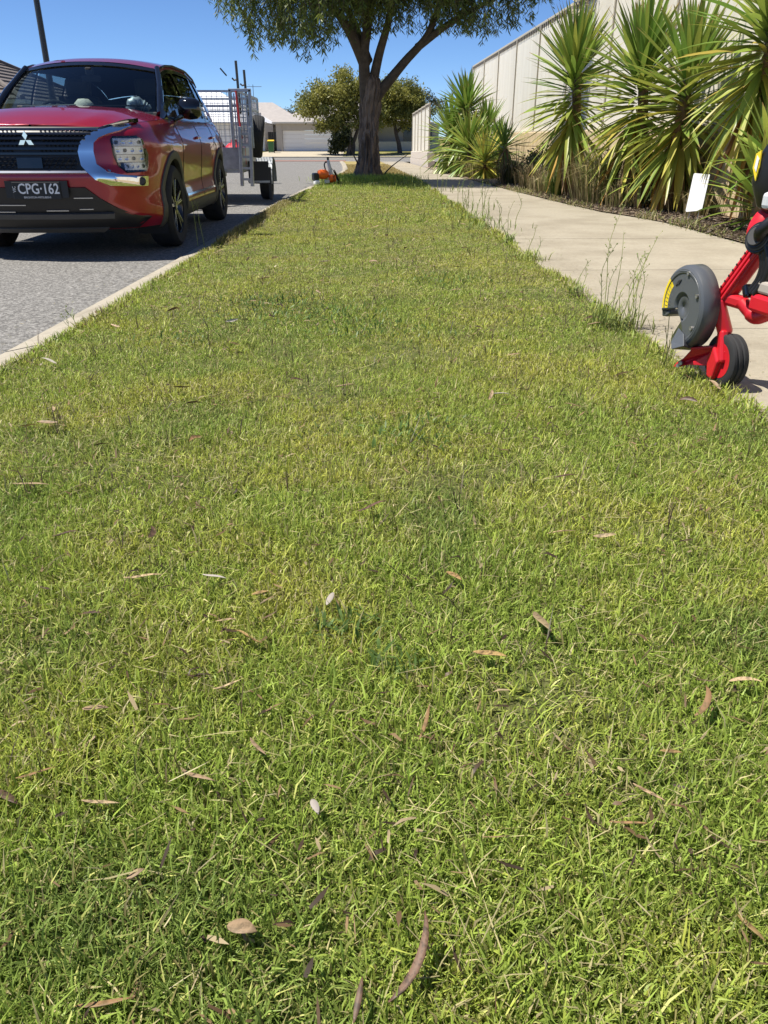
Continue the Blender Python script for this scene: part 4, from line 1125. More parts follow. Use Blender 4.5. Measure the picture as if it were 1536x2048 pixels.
# front face pieces
def patch(name, rows2, m, off, th, nx=12, smooth=40, bevel=0, mirror=False, par=None, mats=None):
    """rows2: list of (xl, zl, xr, zr) from bottom to top, laid on the nose"""
    res = []
    for sd in ((1, -1) if mirror else (1,)):
        rows = []
        for (xl, zl, xr, zr) in rows2:
            r = [fpt(xl + (xr - xl) * k / nx, zl + (zr - zl) * k / nx, off) for k in range(nx + 1)]
            if sd < 0: r = [Vector((-p.x, p.y, p.z)) for p in r][::-1]
            rows.append(r)
        g = Geo(); g.slab(rows, th)
        res.append(g.obj(name, m, par or car, smooth=smooth, bevel=bevel))
    return res
gr = bpy.data.objects.new('grille', None); link(gr, car)
patch('grille_back', [(-0.44, 0.715, 0.44, 0.715), (-0.41, 0.76, 0.41, 0.76), (-0.40, 0.90, 0.40, 0.90), (-0.50, 0.985, 0.50, 0.985), (-0.60, 1.045, 0.60, 1.045)], M['blackplastic'], 0.012, 0.03, nx=30, par=gr)
for k, z in enumerate((0.845, 0.882, 0.92, 0.958, 0.995, 1.028)):
    w = interp(z, [0.84, 0.9, 0.985, 1.045], [0.385, 0.395, 0.485, 0.60])
    patch('bar', [(-w, z - 0.008, w, z - 0.008), (-w, z + 0.008, w, z + 0.008)], M['blackgloss'], 0.026, 0.016, nx=26, par=gr)
g = Geo()
for r_, z in enumerate((0.865, 0.902, 0.94, 0.977, 1.012)):     # rows of small diamonds between the bars
    w = interp(z, [0.84, 0.9, 0.985, 1.045], [0.365, 0.375, 0.46, 0.57])
    k = -w
    while k < w:
        if abs(k) > 0.1:
            p = fpt(k + 0.017 * (r_ % 2), z, 0.028)
            g.add([p + Vector((-0.011, 0.012, 0)), p + Vector((0, 0.012, -0.008)), p + Vector((0.011, 0.012, 0)), p + Vector((0, 0.012, 0.008)), p], [(0, 1, 4), (1, 2, 4), (2, 3, 4), (3, 0, 4)])
        k += 0.034
tag(g.obj('diamond_stud', M['silver'] if False else M['rim'], gr), kind='stuff')
g = Geo()
for r_ in range(3):                                              # honeycomb of the lower grille
    for k in range(-9, 10):
        x = k * 0.042 + 0.021 * (r_ % 2); z = 0.745 + r_ * 0.03
        if abs(x) < 0.10 or abs(x) > 0.365: continue
        c = fpt(x, z, 0.024)
        pts = [c + Vector((0.021 * math.cos(a) * 1.0, 0, 0.015 * math.sin(a))) for a in np.linspace(0, 2 * math.pi, 7)]
        g.tube(pts, 0.003, 4, caps=False)
tag(g.obj('honeycomb', M['blackgloss'], gr), kind='stuff')
patch('radar_cover', [(-0.10, 0.735, 0.10, 0.735), (-0.10, 0.815, 0.10, 0.815)], M['blackgloss'], 0.026, 0.015, nx=8, par=gr)
patch('grille_trim', [(-0.44, 0.700, 0.44, 0.700), (-0.43, 0.716, 0.43, 0.716)], M['silver'], 0.018, 0.02, nx=30, par=gr)
# three-diamond emblem
em = Geo(); er = 0.062
ec = fpt(0, 0.945, 0.045)
for a in (90, 210, 330):
    d = Vector((math.cos(R(a)), 0, math.sin(R(a)))); s_ = Vector((-d.z, 0, d.x))
    q = [ec, ec + d * er * 0.56 + s_ * er * 0.32, ec + d * er * 1.12, ec + d * er * 0.56 - s_ * er * 0.32]
    em.add(q + [p + Vector((0, 0.012, 0)) for p in q], [(3, 2, 1, 0), (0, 1, 5, 4), (1, 2, 6, 5), (2, 3, 7, 6), (3, 0, 4, 7)])
em.obj('emblem', M['chrome'], car, fix=True)
# chrome shield on each side: from under the running light, down the grille, out under the headlamp
patch('chrome_trim', [(0.597, 0.598, 0.842, 0.585), (0.492, 0.645, 0.842, 0.665), (0.442, 0.7, 0.592, 0.705), (0.397, 0.755, 0.517, 0.765), (0.387, 0.86, 0.507, 0.86), (0.412, 0.93, 0.517, 0.925), (0.472, 0.985, 0.562, 0.965), (0.582, 1.03, 0.642, 0.995), (0.702, 1.053, 0.742, 1.02), (0.842, 1.075, 0.842, 1.057)], M['chrome'], 0.022, 0.03, nx=10, mirror=True, smooth=55)
# running light strip
for o in patch('running_light', [(0.562, 1.015, 0.885, 1.085), (0.602, 1.045, 0.885, 1.115)], M['blackgloss'], 0.016, 0.02, nx=14, mirror=True): pass
patch('lamp_strip', [(0.642, 1.045, 0.842, 1.085), (0.642, 1.055, 0.842, 1.095)], M['silver'], 0.02, 0.008, nx=14, mirror=True)
# headlamps
for sd in (1, -1):
    hl = bpy.data.objects.new('headlight', None); link(hl, car)
    def P2(x, z, off): p = fpt(x, z, off); return Vector((p.x * sd, p.y, p.z))
    def hp(name, rows2, m, off, th, nx=8):
        rows = []
        for (xl, zl, xr, zr) in rows2:
            r = [P2(xl + (xr - xl) * k / nx, zl + (zr - zl) * k / nx, off) for k in range(nx + 1)]
            rows.append(r if sd > 0 else r[::-1])
        g = Geo(); g.slab(rows, th); return g.obj(name, m, hl, smooth=50)
    hp('surround', [(0.72, 0.695, 0.845, 0.70), (0.675, 0.75, 0.86, 0.74), (0.652, 0.83, 0.865, 0.83), (0.65, 0.95, 0.855, 0.95), (0.67, 0.975, 0.83, 0.98)], M['blackgloss'], 0.006, 0.02)
    for k in range(4):
        z0 = 0.715 + k * 0.062; xa = interp(z0, [0.70, 0.78, 0.95], [0.725, 0.672, 0.664])
        hp('reflector', [(xa, z0, 0.846, z0), (xa, z0 + 0.057, 0.846, z0 + 0.057)], M['silver'], 0.009, 0.004, 4)
        for j in range(4):
            c = P2(xa + 0.02 + (0.85 - xa - 0.03) * j / 3.2, z0 + 0.028, 0.014)
            g = Geo(); g.lathe([(0.002, 0.0), (0.012, -0.005), (0.016, -0.007)], 10, axis='y', c=tuple(c)); g.obj('lamp_cell', M['greyplastic' if (j + k) % 3 == 0 else 'chrome'], hl, smooth=40)
    hp('lens', [(0.727, 0.70, 0.84, 0.705), (0.68, 0.752, 0.855, 0.742), (0.657, 0.83, 0.86, 0.83), (0.655, 0.945, 0.85, 0.945), (0.675, 0.968, 0.825, 0.973)], M['lens'], 0.026, 0.003)
    # fog lamp at the end of the chrome foot
    g = Geo(); c = P2(0.80, 0.625, 0.024); g.lathe([(0.0, -0.012), (0.026, -0.012), (0.034, 0.0), (0.036, 0.012)], 16, axis='y', c=tuple(c)); g.obj('fog_lamp', M['window_dark'], hl, smooth=40)
# lower black bumper
patch('lower_bumper', [(-0.82, 0.245, 0.82, 0.245), (-0.86, 0.33, 0.86, 0.33), (-0.62, 0.42, 0.62, 0.42), (-0.50, 0.50, 0.50, 0.50), (-0.40, 0.585, 0.40, 0.585)], M['blackplastic'], 0.014, 0.02, nx=36)
patch('bumper_bar', [(-0.6, 0.335, 0.6, 0.335), (-0.6, 0.375, 0.6, 0.375)], M['greyplastic'], 0.045, 0.04, nx=24)
for x0, x1, z in ((0.06, 0.24, 0.40), (0.33, 0.44, 0.41), (-0.5, -0.1, 0.445), (0.30, 0.45, 0.50), (-0.36, -0.2, 0.39)):
    patch('bumper_slat', [(x0, z, x1, z), (x0, z + 0.007, x1, z + 0.007)], M['silver'], 0.024, 0.012, nx=4)
patch('skid_plate', [(-0.5, 0.215, 0.5, 0.215), (-0.55, 0.25, 0.55, 0.25)], M['greyplastic'], 0.03, 0.05, nx=20)
# number plate with its writing
pp = fpt(0, 0.56, 0.055)
plate = bpy.data.objects.new('number_plate', None); link(plate, car); plate.location = (0.03, pp.y, 0.565)
g = Geo(); g.box((0, 0.006, 0), (0.385, 0.01, 0.135)); g.obj('plate_panel', M['printblack'], plate, bevel=0.006)
g = Geo(); g.box((0, 0.017, 0.01), (0.50, 0.012, 0.13)); g.obj('plate_holder', M['blackplastic'], plate)
def text_mesh(name, s, size, m, parent, loc, rot=(R(90), 0, 0), sx=1.0, align='CENTER', bold=0.0, ext=0.0008, up=None):
    cu = bpy.data.curves.new(name, 'FONT'); cu.body = s; cu.size = size; cu.align_x = align; cu.align_y = 'CENTER'; cu.extrude = ext; cu.offset = bold
    cu.resolution_u = 3
    tmp = bpy.data.objects.new('tmp', cu); COL.objects.link(tmp)
    dg = bpy.context.evaluated_depsgraph_get()
    me = bpy.data.meshes.new_from_object(tmp.evaluated_get(dg))
    bpy.data.objects.remove(tmp); bpy.data.curves.remove(cu)
    me.materials.clear(); me.materials.append(m); me.name = name
    o = bpy.data.objects.new(name, me); link(o, parent)
    o.location = loc; o.rotation_euler = rot; o.scale = (sx, 1, 1)
    return o
text_mesh('lettering', 'CPG\u00b7162', 0.112, M['printwhite'], plate, (0.018, -0.0008, 0.012), sx=0.80, bold=0.0016)
text_mesh('lettering', 'VIC', 0.034, M['printwhite'], plate, (-0.174, -0.0008, 0.012), rot=(R(90), R(-90), 0), sx=0.9)
text_mesh('lettering', 'BRIGHTON MITSUBISHI', 0.022, M['printwhite'], plate, (0.0, -0.0008, -0.051), sx=0.95)

# wheels
def make_wheel(side, y):
    w = bpy.data.objects.new('wheel', None); link(w, car)
    x = side * 0.812; w.location = (x, y, AXZ)
    g = Geo(); g.lathe([(0.25, -0.11), (0.33, -0.122), (0.358, -0.1), (0.368, -0.07), (0.368, 0.07), (0.358, 0.1), (0.33, 0.122), (0.25, 0.11)], 48, axis='x', closed=True)
    g.obj('tyre', M['rubber'], w, smooth=40)
    r = bpy.data.objects.new('rim', None); link(r, w)
    o = 0.085 * side
    g = Geo(); g.lathe([(0.258, 0.108 * side), (0.245, 0.095 * side), (0.235, 0.02 * side), (0.225, -0.04 * side), (0.0, -0.04 * side)], 40, axis='x'); g.obj('barrel', M['rim'], w, smooth=40, fix=True)
    for k in range(5):
        for dq in (-0.17, 0.17):
            a = 2 * math.pi * k / 5 + 0.35; a1 = a + dq * 0.45; a2 = a + dq
            p = lambda rr, aa, xx: Vector((xx, rr * math.cos(aa), rr * math.sin(aa)))
            g = Geo(); g.bar(p(0.03, a1, o * 0.85), p(0.243, a2, o * 1.02), 0.035, 0.03, up=(1, 0, 0)); g.obj('spoke', M['rim'], w, bevel=0.006)
            g = Geo(); g.bar(p(0.09, a1 + 0.05 * (1 if dq > 0 else -1), o * 0.9 + side * 0.016), p(0.243, a2 + 0.03 * (1 if dq > 0 else -1), o * 1.02 + side * 0.016), 0.009, 0.004, up=(1, 0, 0)); g.obj('spoke_edge', M['silver'], w)
    g = Geo(); g.lathe([(0.0, o + side * 0.012), (0.035, o + side * 0.01), (0.045, o * 0.7)], 16, axis='x'); g.obj('hub_cap', M['rim'], w, smooth=40, fix=True)
    bpy.data.objects.remove(r)
for sd in (1, -1):
    for y in (FAX, RAX): make_wheel(sd, y)
    for y in (FAX, RAX):
        # arch moulding and the dark wheel well
        rows = []
        for t in np.linspace(R(-18 if y == FAX else -20), R(200), 36):
            rr = []
            for (dr, ox) in ((-0.012, -0.03), (-0.012, 0.012), (0.0, 0.018), (0.055, 0.014), (0.062, 0.002)):
                yy = y + (ARCH + dr) * math.cos(t); zz = max(0.22, AXZ + (ARCH + dr) * math.sin(t))
                q = wall(s_of_y(yy), zz, ox); rr.append(Vector((q.x * sd, q.y, q.z)))
            rows.append(rr if sd > 0 else rr[::-1])
        g = Geo(); g.grid(rows); g.obj('wheel_arch_trim', M['greyplastic'], car, smooth=50)
        g = Geo(); rows = []
        for t in np.linspace(R(-30), R(210), 24):
            rows.append([Vector((sd * xx, y + (ARCH + 0.0) * math.cos(t), AXZ + (ARCH + 0.0) * math.sin(t))) for xx in (0.895, 0.62)])
        g.grid(rows); g.add([(sd * 0.62, y - 0.45, 0.2), (sd * 0.62, y + 0.45, 0.2), (sd * 0.62, y + 0.45, 0.82), (sd * 0.62, y - 0.45, 0.82)], [(0, 1, 2, 3)])
        g.obj('wheel_well', M['interior'], car, smooth=60)
    # sill cladding, door lines, handles, mirror
    rows = []
    for y in np.linspace(FAX + ARCH + 0.03, RAX - ARCH - 0.03, 18):
        rr = [wall(s_of_y(y), z, 0.008) for z in (0.235, 0.27, 0.33, 0.37)]
        rr = [Vector((p.x * sd, p.y, p.z)) for p in rr]; rows.append(rr if sd < 0 else rr[::-1])
    g = Geo(); g.grid(rows); g.obj('sill_cladding', M['greyplastic'], car, smooth=50)
    rows = []
    for y in np.linspace(FAX + ARCH + 0.1, RAX - ARCH - 0.02, 14):
        rr = [wall(s_of_y(y), z, 0.006) for z in (0.425, 0.445)]; rr = [Vector((p.x * sd, p.y, p.z)) for p in rr]; rows.append(rr if sd < 0 else rr[::-1])
    g = Geo(); g.grid(rows); g.obj('door_trim', M['chrome'], car)
    for y in (1.52, 2.51, 3.40):
        g = Geo(); pts = [wall(s_of_y(y + (0.1 if (y > 3.3 and z < 0.9) else 0)), z, 0.0005) for z in np.linspace(0.38 if y < 3.3 else 0.80, 1.12, 16)]
        g.tube([(p.x * sd, p.y, p.z) for p in pts], 0.0035, 4); g.obj('door_seam', M['interior'], car)
    for y in (2.28, 3.20):
        p = wall(s_of_y(y), 0.965, 0.014); q = wall(s_of_y(y + 0.2), 0.97, 0.014)
        g = Geo(); g.bar((p.x * sd, p.y, p.z), (q.x * sd, q.y, q.z), 0.03, 0.026); g.obj('door_handle', M['paint'], car, bevel=0.01)
    mr = bpy.data.objects.new('side_mirror', None); link(mr, car)
    prof = [(-0.10, 0.03, 0.05), (-0.075, 0.06, 0.085), (0.0, 0.075, 0.1), (0.07, 0.07, 0.092), (0.105, 0.045, 0.06)]
    g = Geo(); rows = []
    for (dx, ry, rz) in prof:
        rows.append([Vector((sd * (0.995 + dx * 1.05), 1.70 + ry * math.cos(a), 1.225 + rz * math.sin(a))) for a in np.linspace(0, 2 * math.pi, 17)])
    g.grid(rows); g.F.append(tuple(range(0, 16))); g.M.append(0); nn = 4 * 17; g.F.append(tuple(nn + k for k in range(16))); g.M.append(0)
    g.obj('mirror_shell', M['blackgloss'], mr, smooth=50, fix=True)
    g = Geo(); g.bar((sd * 0.84, 1.70, 1.12), (sd * 0.94, 1.70, 1.165), 0.10, 0.04); g.obj('mirror_arm', M['blackgloss'], mr, bevel=0.012)
    g = Geo(); g.box((sd * 0.995, 1.758, 1.225), (0.15, 0.006, 0.11)); g.obj('mirror_glass', M['chrome'], mr)
# underbody
g = Geo(); g.box((0, 2.4, 0.27), (1.36, 4.1, 0.1)); g.box((0, 0.8, 0.45), (1.2, 0.9, 0.3)); g.box((0, 2.4, 0.4), (1.74, 1.7, 0.28)); g.obj('underbody', M['interior'], car)

# ---------------------------------------------------------------- galvanised cage trailer behind the car
tr = thing('cage_trailer', 'galvanised cage trailer with upright ramp and spare tyre behind the red car', 'trailer', (-2.45, 13.35, gz(13.35) - 0.04))
def tb_(name, a, b, w, h, m='galv', up=(0, 0, 1), **k):
    g = Geo(); g.bar(a, b, w, h, up=up); return g.obj(name, M[m], tr, **k)
X0, X1, Y0, Y1, ZF, ZT = -0.92, 0.62, 0.0, 2.6, 0.52, 1.60
g = Geo(); g.box(((X0 + X1) / 2, 1.3, ZF - 0.03), (X1 - X0, 2.6, 0.05)); g.obj('floor', M['galvdull'], tr)
g = Geo(); g.box((X1, 1.3, ZF + 0.15), (0.03, 2.6, 0.32)); g.obj('side_panel', M['galv'], tr, bevel=0.01)
g = Geo(); g.box((X0, 1.3, ZF + 0.15), (0.03, 2.6, 0.32)); g.obj('side_panel', M['galv'], tr, bevel=0.01)
g = Geo(); g.box(((X0 + X1) / 2, 0, ZF + 0.15), (X1 - X0 - 0.04, 0.03, 0.32)); g.obj('front_panel', M['galv'], tr, bevel=0.01)
for (x, y) in ((X0, 0), (X1, 0), (X0, 2.6), (X1, 2.6), (X0, 1.3), (X1, 1.3)): tb_('post', (x, y, ZF), (x, y, ZT), 0.04, 0.04, up=(0, 1, 0), bevel=0.005)
for z in (ZT, ZT - 0.2):
    tb_('rail', (X0, 0, z), (X1, 0, z), 0.03, 0.03); tb_('rail', (X0, 2.6, z), (X1, 2.6, z), 0.03, 0.03)
    tb_('rail', (X0, 0.02, z), (X0, 2.58, z), 0.03, 0.03); tb_('rail', (X1, 0.02, z), (X1, 2.58, z), 0.03, 0.03)
g = Geo()   # welded mesh
for k in range(1, 20):
    x = X0 + (X1 - X0) * k / 20
    for yy in (0, 2.6): g.bar((x, yy, ZF + 0.3), (x, yy, ZT), 0.006, 0.006, up=(0, 1, 0))
for k in range(1, 33):
    y = 2.6 * k / 33
    for xx in (X0, X1): g.bar((xx, y, ZF + 0.3), (xx, y, ZT), 0.006, 0.006, up=(0, 1, 0))
z = ZF + 0.38
while z < ZT:
    for yy in (-0.004, 2.604): g.bar((X0, yy, z), (X1, yy, z), 0.006, 0.006)
    for xx in (X0 - 0.004, X1 + 0.004): g.bar((xx, 0, z), (xx, 2.6, z), 0.006, 0.006)
    z += 0.09
tag(g.obj('wire_mesh', M['galv'], tr), kind='stuff')
# folded ramp standing upright at the front corner
rp = bpy.data.objects.new('ramp', None); link(rp, tr); rp.location = (0.62, -0.14, 0.28); rp.rotation_euler = (R(-2), R(1.5), 0)
for dx in (0, 0.16):
    g = Geo(); g.box((dx, 0, 0.42), (0.05, 0.08, 0.84)); g.obj('channel', M['galv'], rp, bevel=0.006)
for k in range(5):
    g = Geo(); g.box((0.08, 0, 0.1 + 0.16 * k), (0.12, 0.05, 0.035)); g.obj('rung', M['galvdull'], rp)
gt = bpy.data.objects.new('gate_frame', None); link(gt, tr); gt.location = (0.52, -0.05, 1.0)
for dx in (0.0, 0.3):
    g = Geo(); g.box((dx, 0, 0.22), (0.045, 0.045, 0.8)); g.obj('upright', M['galv'], gt, bevel=0.006)
g = Geo(); g.box((0.15, 0, 0.61), (0.34, 0.045, 0.045)); g.obj('cross_bar', M['galv'], gt, bevel=0.006)
for k in range(4):
    g = Geo(); g.box((0.06 + 0.06 * k, 0.0, 0.2), (0.02, 0.012, 0.74)); g.obj('slat', M['galv'], gt)
for k in range(8):
    g = Geo(); g.box((0.15, 0.009, -0.12 + 0.09 * k), (0.27, 0.006, 0.012)); g.obj('wire', M['galv'], gt)
g = Geo(); g.tube([(0.1, -0.05, 0.6), (0.14, -0.05, -0.05)], 0.014, 8); g.obj('red_strap', M['redpole'], gt)
# two black ladder rack uprights with hooks
for (x, y, h_) in ((0.62, 0.25, 0.42), (0.62, 1.15, 0.36)):
    k = bpy.data.objects.new('rack_upright', None); link(k, tr); k.location = (x, y, ZT)
    g = Geo(); g.tube([(0, 0, -0.3), (-0.015, 0, h_)], 0.02, 8); g.obj('upright', M['pole'], k)
    g = Geo(); g.tube([(0, 0, h_ * 0.42), (-0.06, 0, h_ * 0.38), (-0.09, 0, h_ * 0.45)], 0.014, 6); g.obj('hook', M['pole'], k)
g = Geo(); g.tube([(0.45, 0.25, ZT + 0.22), (0.36, 0.25, ZT + 0.32)], 0.012, 6); g.obj('hook', M['pole'], tr)
# spare tyre stood upright against the side
sp = bpy.data.objects.new('spare_tyre', None); link(sp, tr); sp.location = (0.86, 0.25, 0.98); sp.rotation_euler = (R(4), R(8), R(6))
g = Geo(); g.lathe([(0.2, -0.085), (0.27, -0.098), (0.295, -0.08), (0.303, -0.055), (0.303, 0.055), (0.295, 0.08), (0.27, 0.098), (0.2, 0.085)], 40, axis='x', closed=True); g.obj('tyre', M['rubber'], sp, smooth=40)
g = Geo()
for k in range(5):
    xx = -0.05 + 0.025 * k; g.tube([(xx, 0.304 * math.cos(a), 0.304 * math.sin(a)) for a in np.linspace(0, 6.283, 41)], 0.004, 4, caps=False)
tag(g.obj('tread', M['interior'], sp), kind='stuff')
g = Geo(); g.lathe([(0.2, 0.06), (0.17, 0.03), (0.06, 0.04), (0.0, 0.04)], 24, axis='x'); g.obj('rim', M['galv'], sp, smooth=40)
# wheel, mudguard, tail lamp, wheel on the far side
for xx, nm in ((0.86, 1), (-1.16, 0)):
    w = bpy.data.objects.new('wheel', None); link(w, tr); w.location = (xx, 1.2, 0.29)
    g = Geo(); g.lathe([(0.17, -0.085), (0.26, -0.095), (0.285, -0.07), (0.29, 0), (0.285, 0.07), (0.26, 0.095), (0.17, 0.085)], 36, axis='x', closed=True); g.obj('tyre', M['rubber'], w, smooth=40)
    g = Geo(); g.lathe([(0.175, 0.07), (0.12, 0.03), (0, 0.04)], 24, axis='x'); g.obj('rim', M['galv'], w, smooth=40)
    g = Geo(); rows = []
    for t in [R(-5)] + list(np.linspace(R(20), R(160), 9)) + [R(185)]:
        rows.append([Vector((xx + dx, 1.2 + 0.40 * math.cos(t), 0.30 + 0.36 * math.sin(t))) for dx in (-0.14, 0.14)])
    g.slab(rows, 0.012); g.obj('mudguard', M['galvdull'], tr, smooth=30)
g = Geo(); g.box((0.80, 0.62, 0.45), (0.34, 0.02, 0.34)); g.obj('mud_flap', M['tarp'], tr, bevel=0.01)
g = Geo(); g.box((0.80, 0.605, 0.31), (0.36, 0.02, 0.03)); g.obj('flap_edge', M['galv'], tr)
g = Geo(); g.box((0.98, 0.63, 0.28), (0.05, 0.03, 0.5)); g.obj('side_flap', M['tarp'], tr, bevel=0.01)
for s in (-1, 1): tb_('drawbar', (-0.15 + s * 0.5, 0, 0.46), (-0.15, -1.15, 0.44), 0.05, 0.08, bevel=0.006)
g = Geo(); g.tube([(0.30, -0.35, 0.1), (0.30, -0.35, 0.75)], 0.028, 10); g.obj('jockey_stand', M['galv'], tr)
g = Geo(); g.tube([(0.24, -0.35, 0.09), (0.36, -0.35, 0.09)], 0.09, 16); g.obj('jockey_wheel', M['rubber'], tr)
# load in the trailer
o = Geo(); o.lathe([(0, 0), (0.16, 0), (0.17, 0.05), (0.17, 0.28), (0.1, 0.34), (0.05, 0.36), (0.05, 0.4), (0, 0.4)], 18)
q = o.obj('fuel_can', M['red'], None, smooth=40); q.location = (-1.98, 13.75, 0.50); tag(q, 'red fuel can in the trailer beside the ramp', 'fuel can')
o = Geo(); o.tube(crom([(0, 0, 0), (0.02, 0, 0.2), (0.0, 0, 0.42)], 4), [0.2, 0.21, 0.22, 0.22, 0.2, 0.18, 0.14, 0.1, 0.05], 12)
q = o.obj('black_bag', M['tarp'], None, smooth=50); q.location = (-2.3, 13.7, 0.50); tag(q, 'black bag in the trailer left of the red can', 'bag')

# ---------------------------------------------------------------- lawn edger entering from the right
ed = thing('lawn_edger', 'red and grey lawn edger standing at the path edge, cut by the frame', 'edger', (1.50, 3.05, 0.0))
EF = Vector((math.sin(R(-8)), math.cos(R(-8)), 0)); EN = Vector((-EF.y, EF.x, 0)); EU = Vector((0, 0, 1))     # forward, towards the lawn, up
EM = Matrix((EF, EN, EU)).transposed().to_4x4()       # local (forward, left, up) -> thing
def eo(g, name, m, par=ed, smooth=None, bevel=0, seg=2, fix=True):
    g.xf(EM); return g.obj(name, m, par, smooth=smooth, bevel=bevel, seg=seg, fix=fix)
GC = Vector((0.20, 0.10, 0.285))                      # guard centre
gd = bpy.data.objects.new('blade_guard', None); link(gd, ed)
def gp(r, t, d): return GC + Vector((r * math.cos(t), d, r * math.sin(t)))
# dished guard, open over the lower front quarter where the blade shows
g = Geo(); rows = []
prof = [(0.045, 0.02), (0.062, 0.03), (0.134, 0.03), (0.139, 0.034), (0.151, 0.034), (0.160, 0.028), (0.166, 0.015), (0.168, -0.036)]
for t in np.linspace(R(-16), R(250), 66):
    rows.append([gp(r, t, d) for r, d in prof])
g.grid(rows)
g.lathe([(0.002, 0.0198), (0.047, 0.0198), (0.049, 0.012), (0.049, -0.03)], 40, axis='y', c=tuple(GC))
o = eo(g, 'guard_shell', M['grey'], gd, smooth=24, fix=False)
s_ = o.modifiers.new('thickness', 'SOLIDIFY'); s_.thickness = 0.004; s_.offset = 0
# moulded rib round the outer edge
g = Geo(); g.tube([gp(0.145, t, 0.033) for t in np.linspace(R(70), R(248), 44)], 0.0045, 6); eo(g, 'guard_rib', M['grey'], gd, smooth=60)
# lip at the front end of the opening
g = Geo(); g.prism([(0.10, -0.035), (0.166, -0.04), (0.158, -0.07), (0.125, -0.065), (0.10, -0.05)], 'y', -0.055, 0.026); g.V = [tuple(Vector(v) + GC) for v in g.V]
eo(g, 'guard_lip', M['grey'], gd, bevel=0.006)
# recessed hub wall beside the opening and the sloping deflector below it
g = Geo(); g.bar(GC + Vector((0.042, -0.012, -0.01)), GC + Vector((-0.055, -0.012, -0.155)), 0.06, 0.012, up=(0.83, 0, -0.55)); eo(g, 'guard_wall', M['grey'], gd, bevel=0.004)
g = Geo(); g.add([GC + Vector(v) for v in ((0.0, 0.030, -0.085), (-0.06, 0.036, -0.10), (-0.115, 0.06, -0.135), (-0.045, 0.075, -0.165), (0.0, 0.055, -0.145), (0.0, -0.04, -0.15), (-0.05, -0.04, -0.175))],
                [(0, 1, 2, 3, 4), (4, 3, 6, 5), (0, 4, 5), (3, 2, 6), (1, 2, 6)])
eo(g, 'deflector', M['grey'], gd, bevel=0.004)
for (t, r) in ((R(150), 0.125), (R(212), 0.125), (R(98), 0.14)):
    g = Geo(); g.lathe([(0.009, 0.03), (0.009, 0.0395), (0.006, 0.04), (0.0, 0.037)], 10, axis='y', c=tuple(GC + Vector((r * math.cos(t), 0, r * math.sin(t))))); eo(g, 'screw', M['steel'], gd, smooth=40)
# yellow warning label along the front rim, white text block beside it
g = Geo(); g.grid([[gp(r, t, d + 0.002) for r, d in ((0.112, 0.0302), (0.1335, 0.0302), (0.1395, 0.0342), (0.151, 0.0342), (0.1605, 0.0282))] for t in np.linspace(R(-12), R(40), 10)]); eo(g, 'warning_label', M['yellow'], gd, smooth=50)
g = Geo(); g.grid([[gp(r, t, 0.0315) for r in (0.088, 0.111)] for t in np.linspace(R(-10), R(28), 7)]); eo(g, 'warning_label', M['printwhite'], gd, smooth=50)
g = Geo()
for k in range(6):
    t = R(-8 + 7.4 * k); g.tube([gp(0.115, t, 0.0328), gp(0.132, t + 0.02, 0.0328)], 0.0012, 4)
for k in range(4):
    t = R(-6 + 8 * k); g.tube([gp(0.092, t, 0.0322), gp(0.107, t + 0.02, 0.0322)], 0.0008, 4)
tag(eo(g, 'label_print', M['printblack'], gd), kind='stuff')
g = Geo()                                              # worn raised mark: three slanted strokes
for k in range(3):
    a = gp(0.112, R(74 - 5 * k), 0.0345); g.bar(a, a + Vector((0.018, 0, -0.024)), 0.003, 0.003, up=(0, 1, 0))
tag(eo(g, 'raised_mark', M['greyplastic'], gd), kind='stuff')
# cutting blade
bl = Geo(); pts = [(0.0, 0.016), (0.15, 0.022), (0.19, 0.02), (0.205, -0.005), (0.15, -0.02), (0.0, -0.016), (-0.1, -0.02), (-0.1, 0.02)]
ca, sa = math.cos(R(-56)), math.sin(R(-56))
bl.prism([(GC.x + 0.02 + a * ca - b * sa, GC.z - 0.02 + a * sa + b * ca) for a, b in pts], 'y', GC.y - 0.03, GC.y - 0.026); eo(bl, 'blade', M['steel'])
# red chassis
ch = bpy.data.objects.new('chassis', None); link(ch, ed)
P_ = [Vector(v) for v in ((0.115, 0.105, 0.125), (0.02, 0.03, 0.155), (0.005, 0.03, 0.078), (0.115, 0.105, 0.06), (0.16, 0.118, 0.04), (0.20, 0.125, 0.03), (0.185, 0.12, 0.052), (0.15, 0.115, 0.078))]
bk = Vector((-0.012, 0.0, 0.0)) + Vector((0.03, -0.012, 0)) * 0.4
g = Geo(); n = len(P_); g.add(P_ + [p + Vector((0.012, -0.01, 0)) for p in P_], [tuple(range(n)), tuple(range(2 * n - 1, n - 1, -1))] + [(k, n + k, n + (k + 1) % n, (k + 1) % n) for k in range(n)]); eo(g, 'foot_plate', M['red'], ch, bevel=0.004)
g = Geo(); g.bar((0.12, 0.10, 0.13), (0.02, 0.025, 0.16), 0.03, 0.01); eo(g, 'foot_flange', M['red'], ch, bevel=0.003)
for q in ((0.152, 0.1165, 0.06), (0.165, 0.119, 0.047)):
    g = Geo(); g.tube([Vector(q), Vector(q) + Vector((-0.008, 0.011, 0))], 0.008, 10); eo(g, 'bolt', M['galv'], ch)
g = Geo(); g.bar((0.07, 0.06, 0.34), (0.03, 0.015, 0.20), 0.05, 0.055); eo(g, 'yoke', M['red'], ch, bevel=0.014)
g = Geo(); g.bar((0.03, 0.035, 0.22), (-0.02, 0.045, 0.10), 0.03, 0.05); eo(g, 'yoke', M['red'], ch, bevel=0.01)
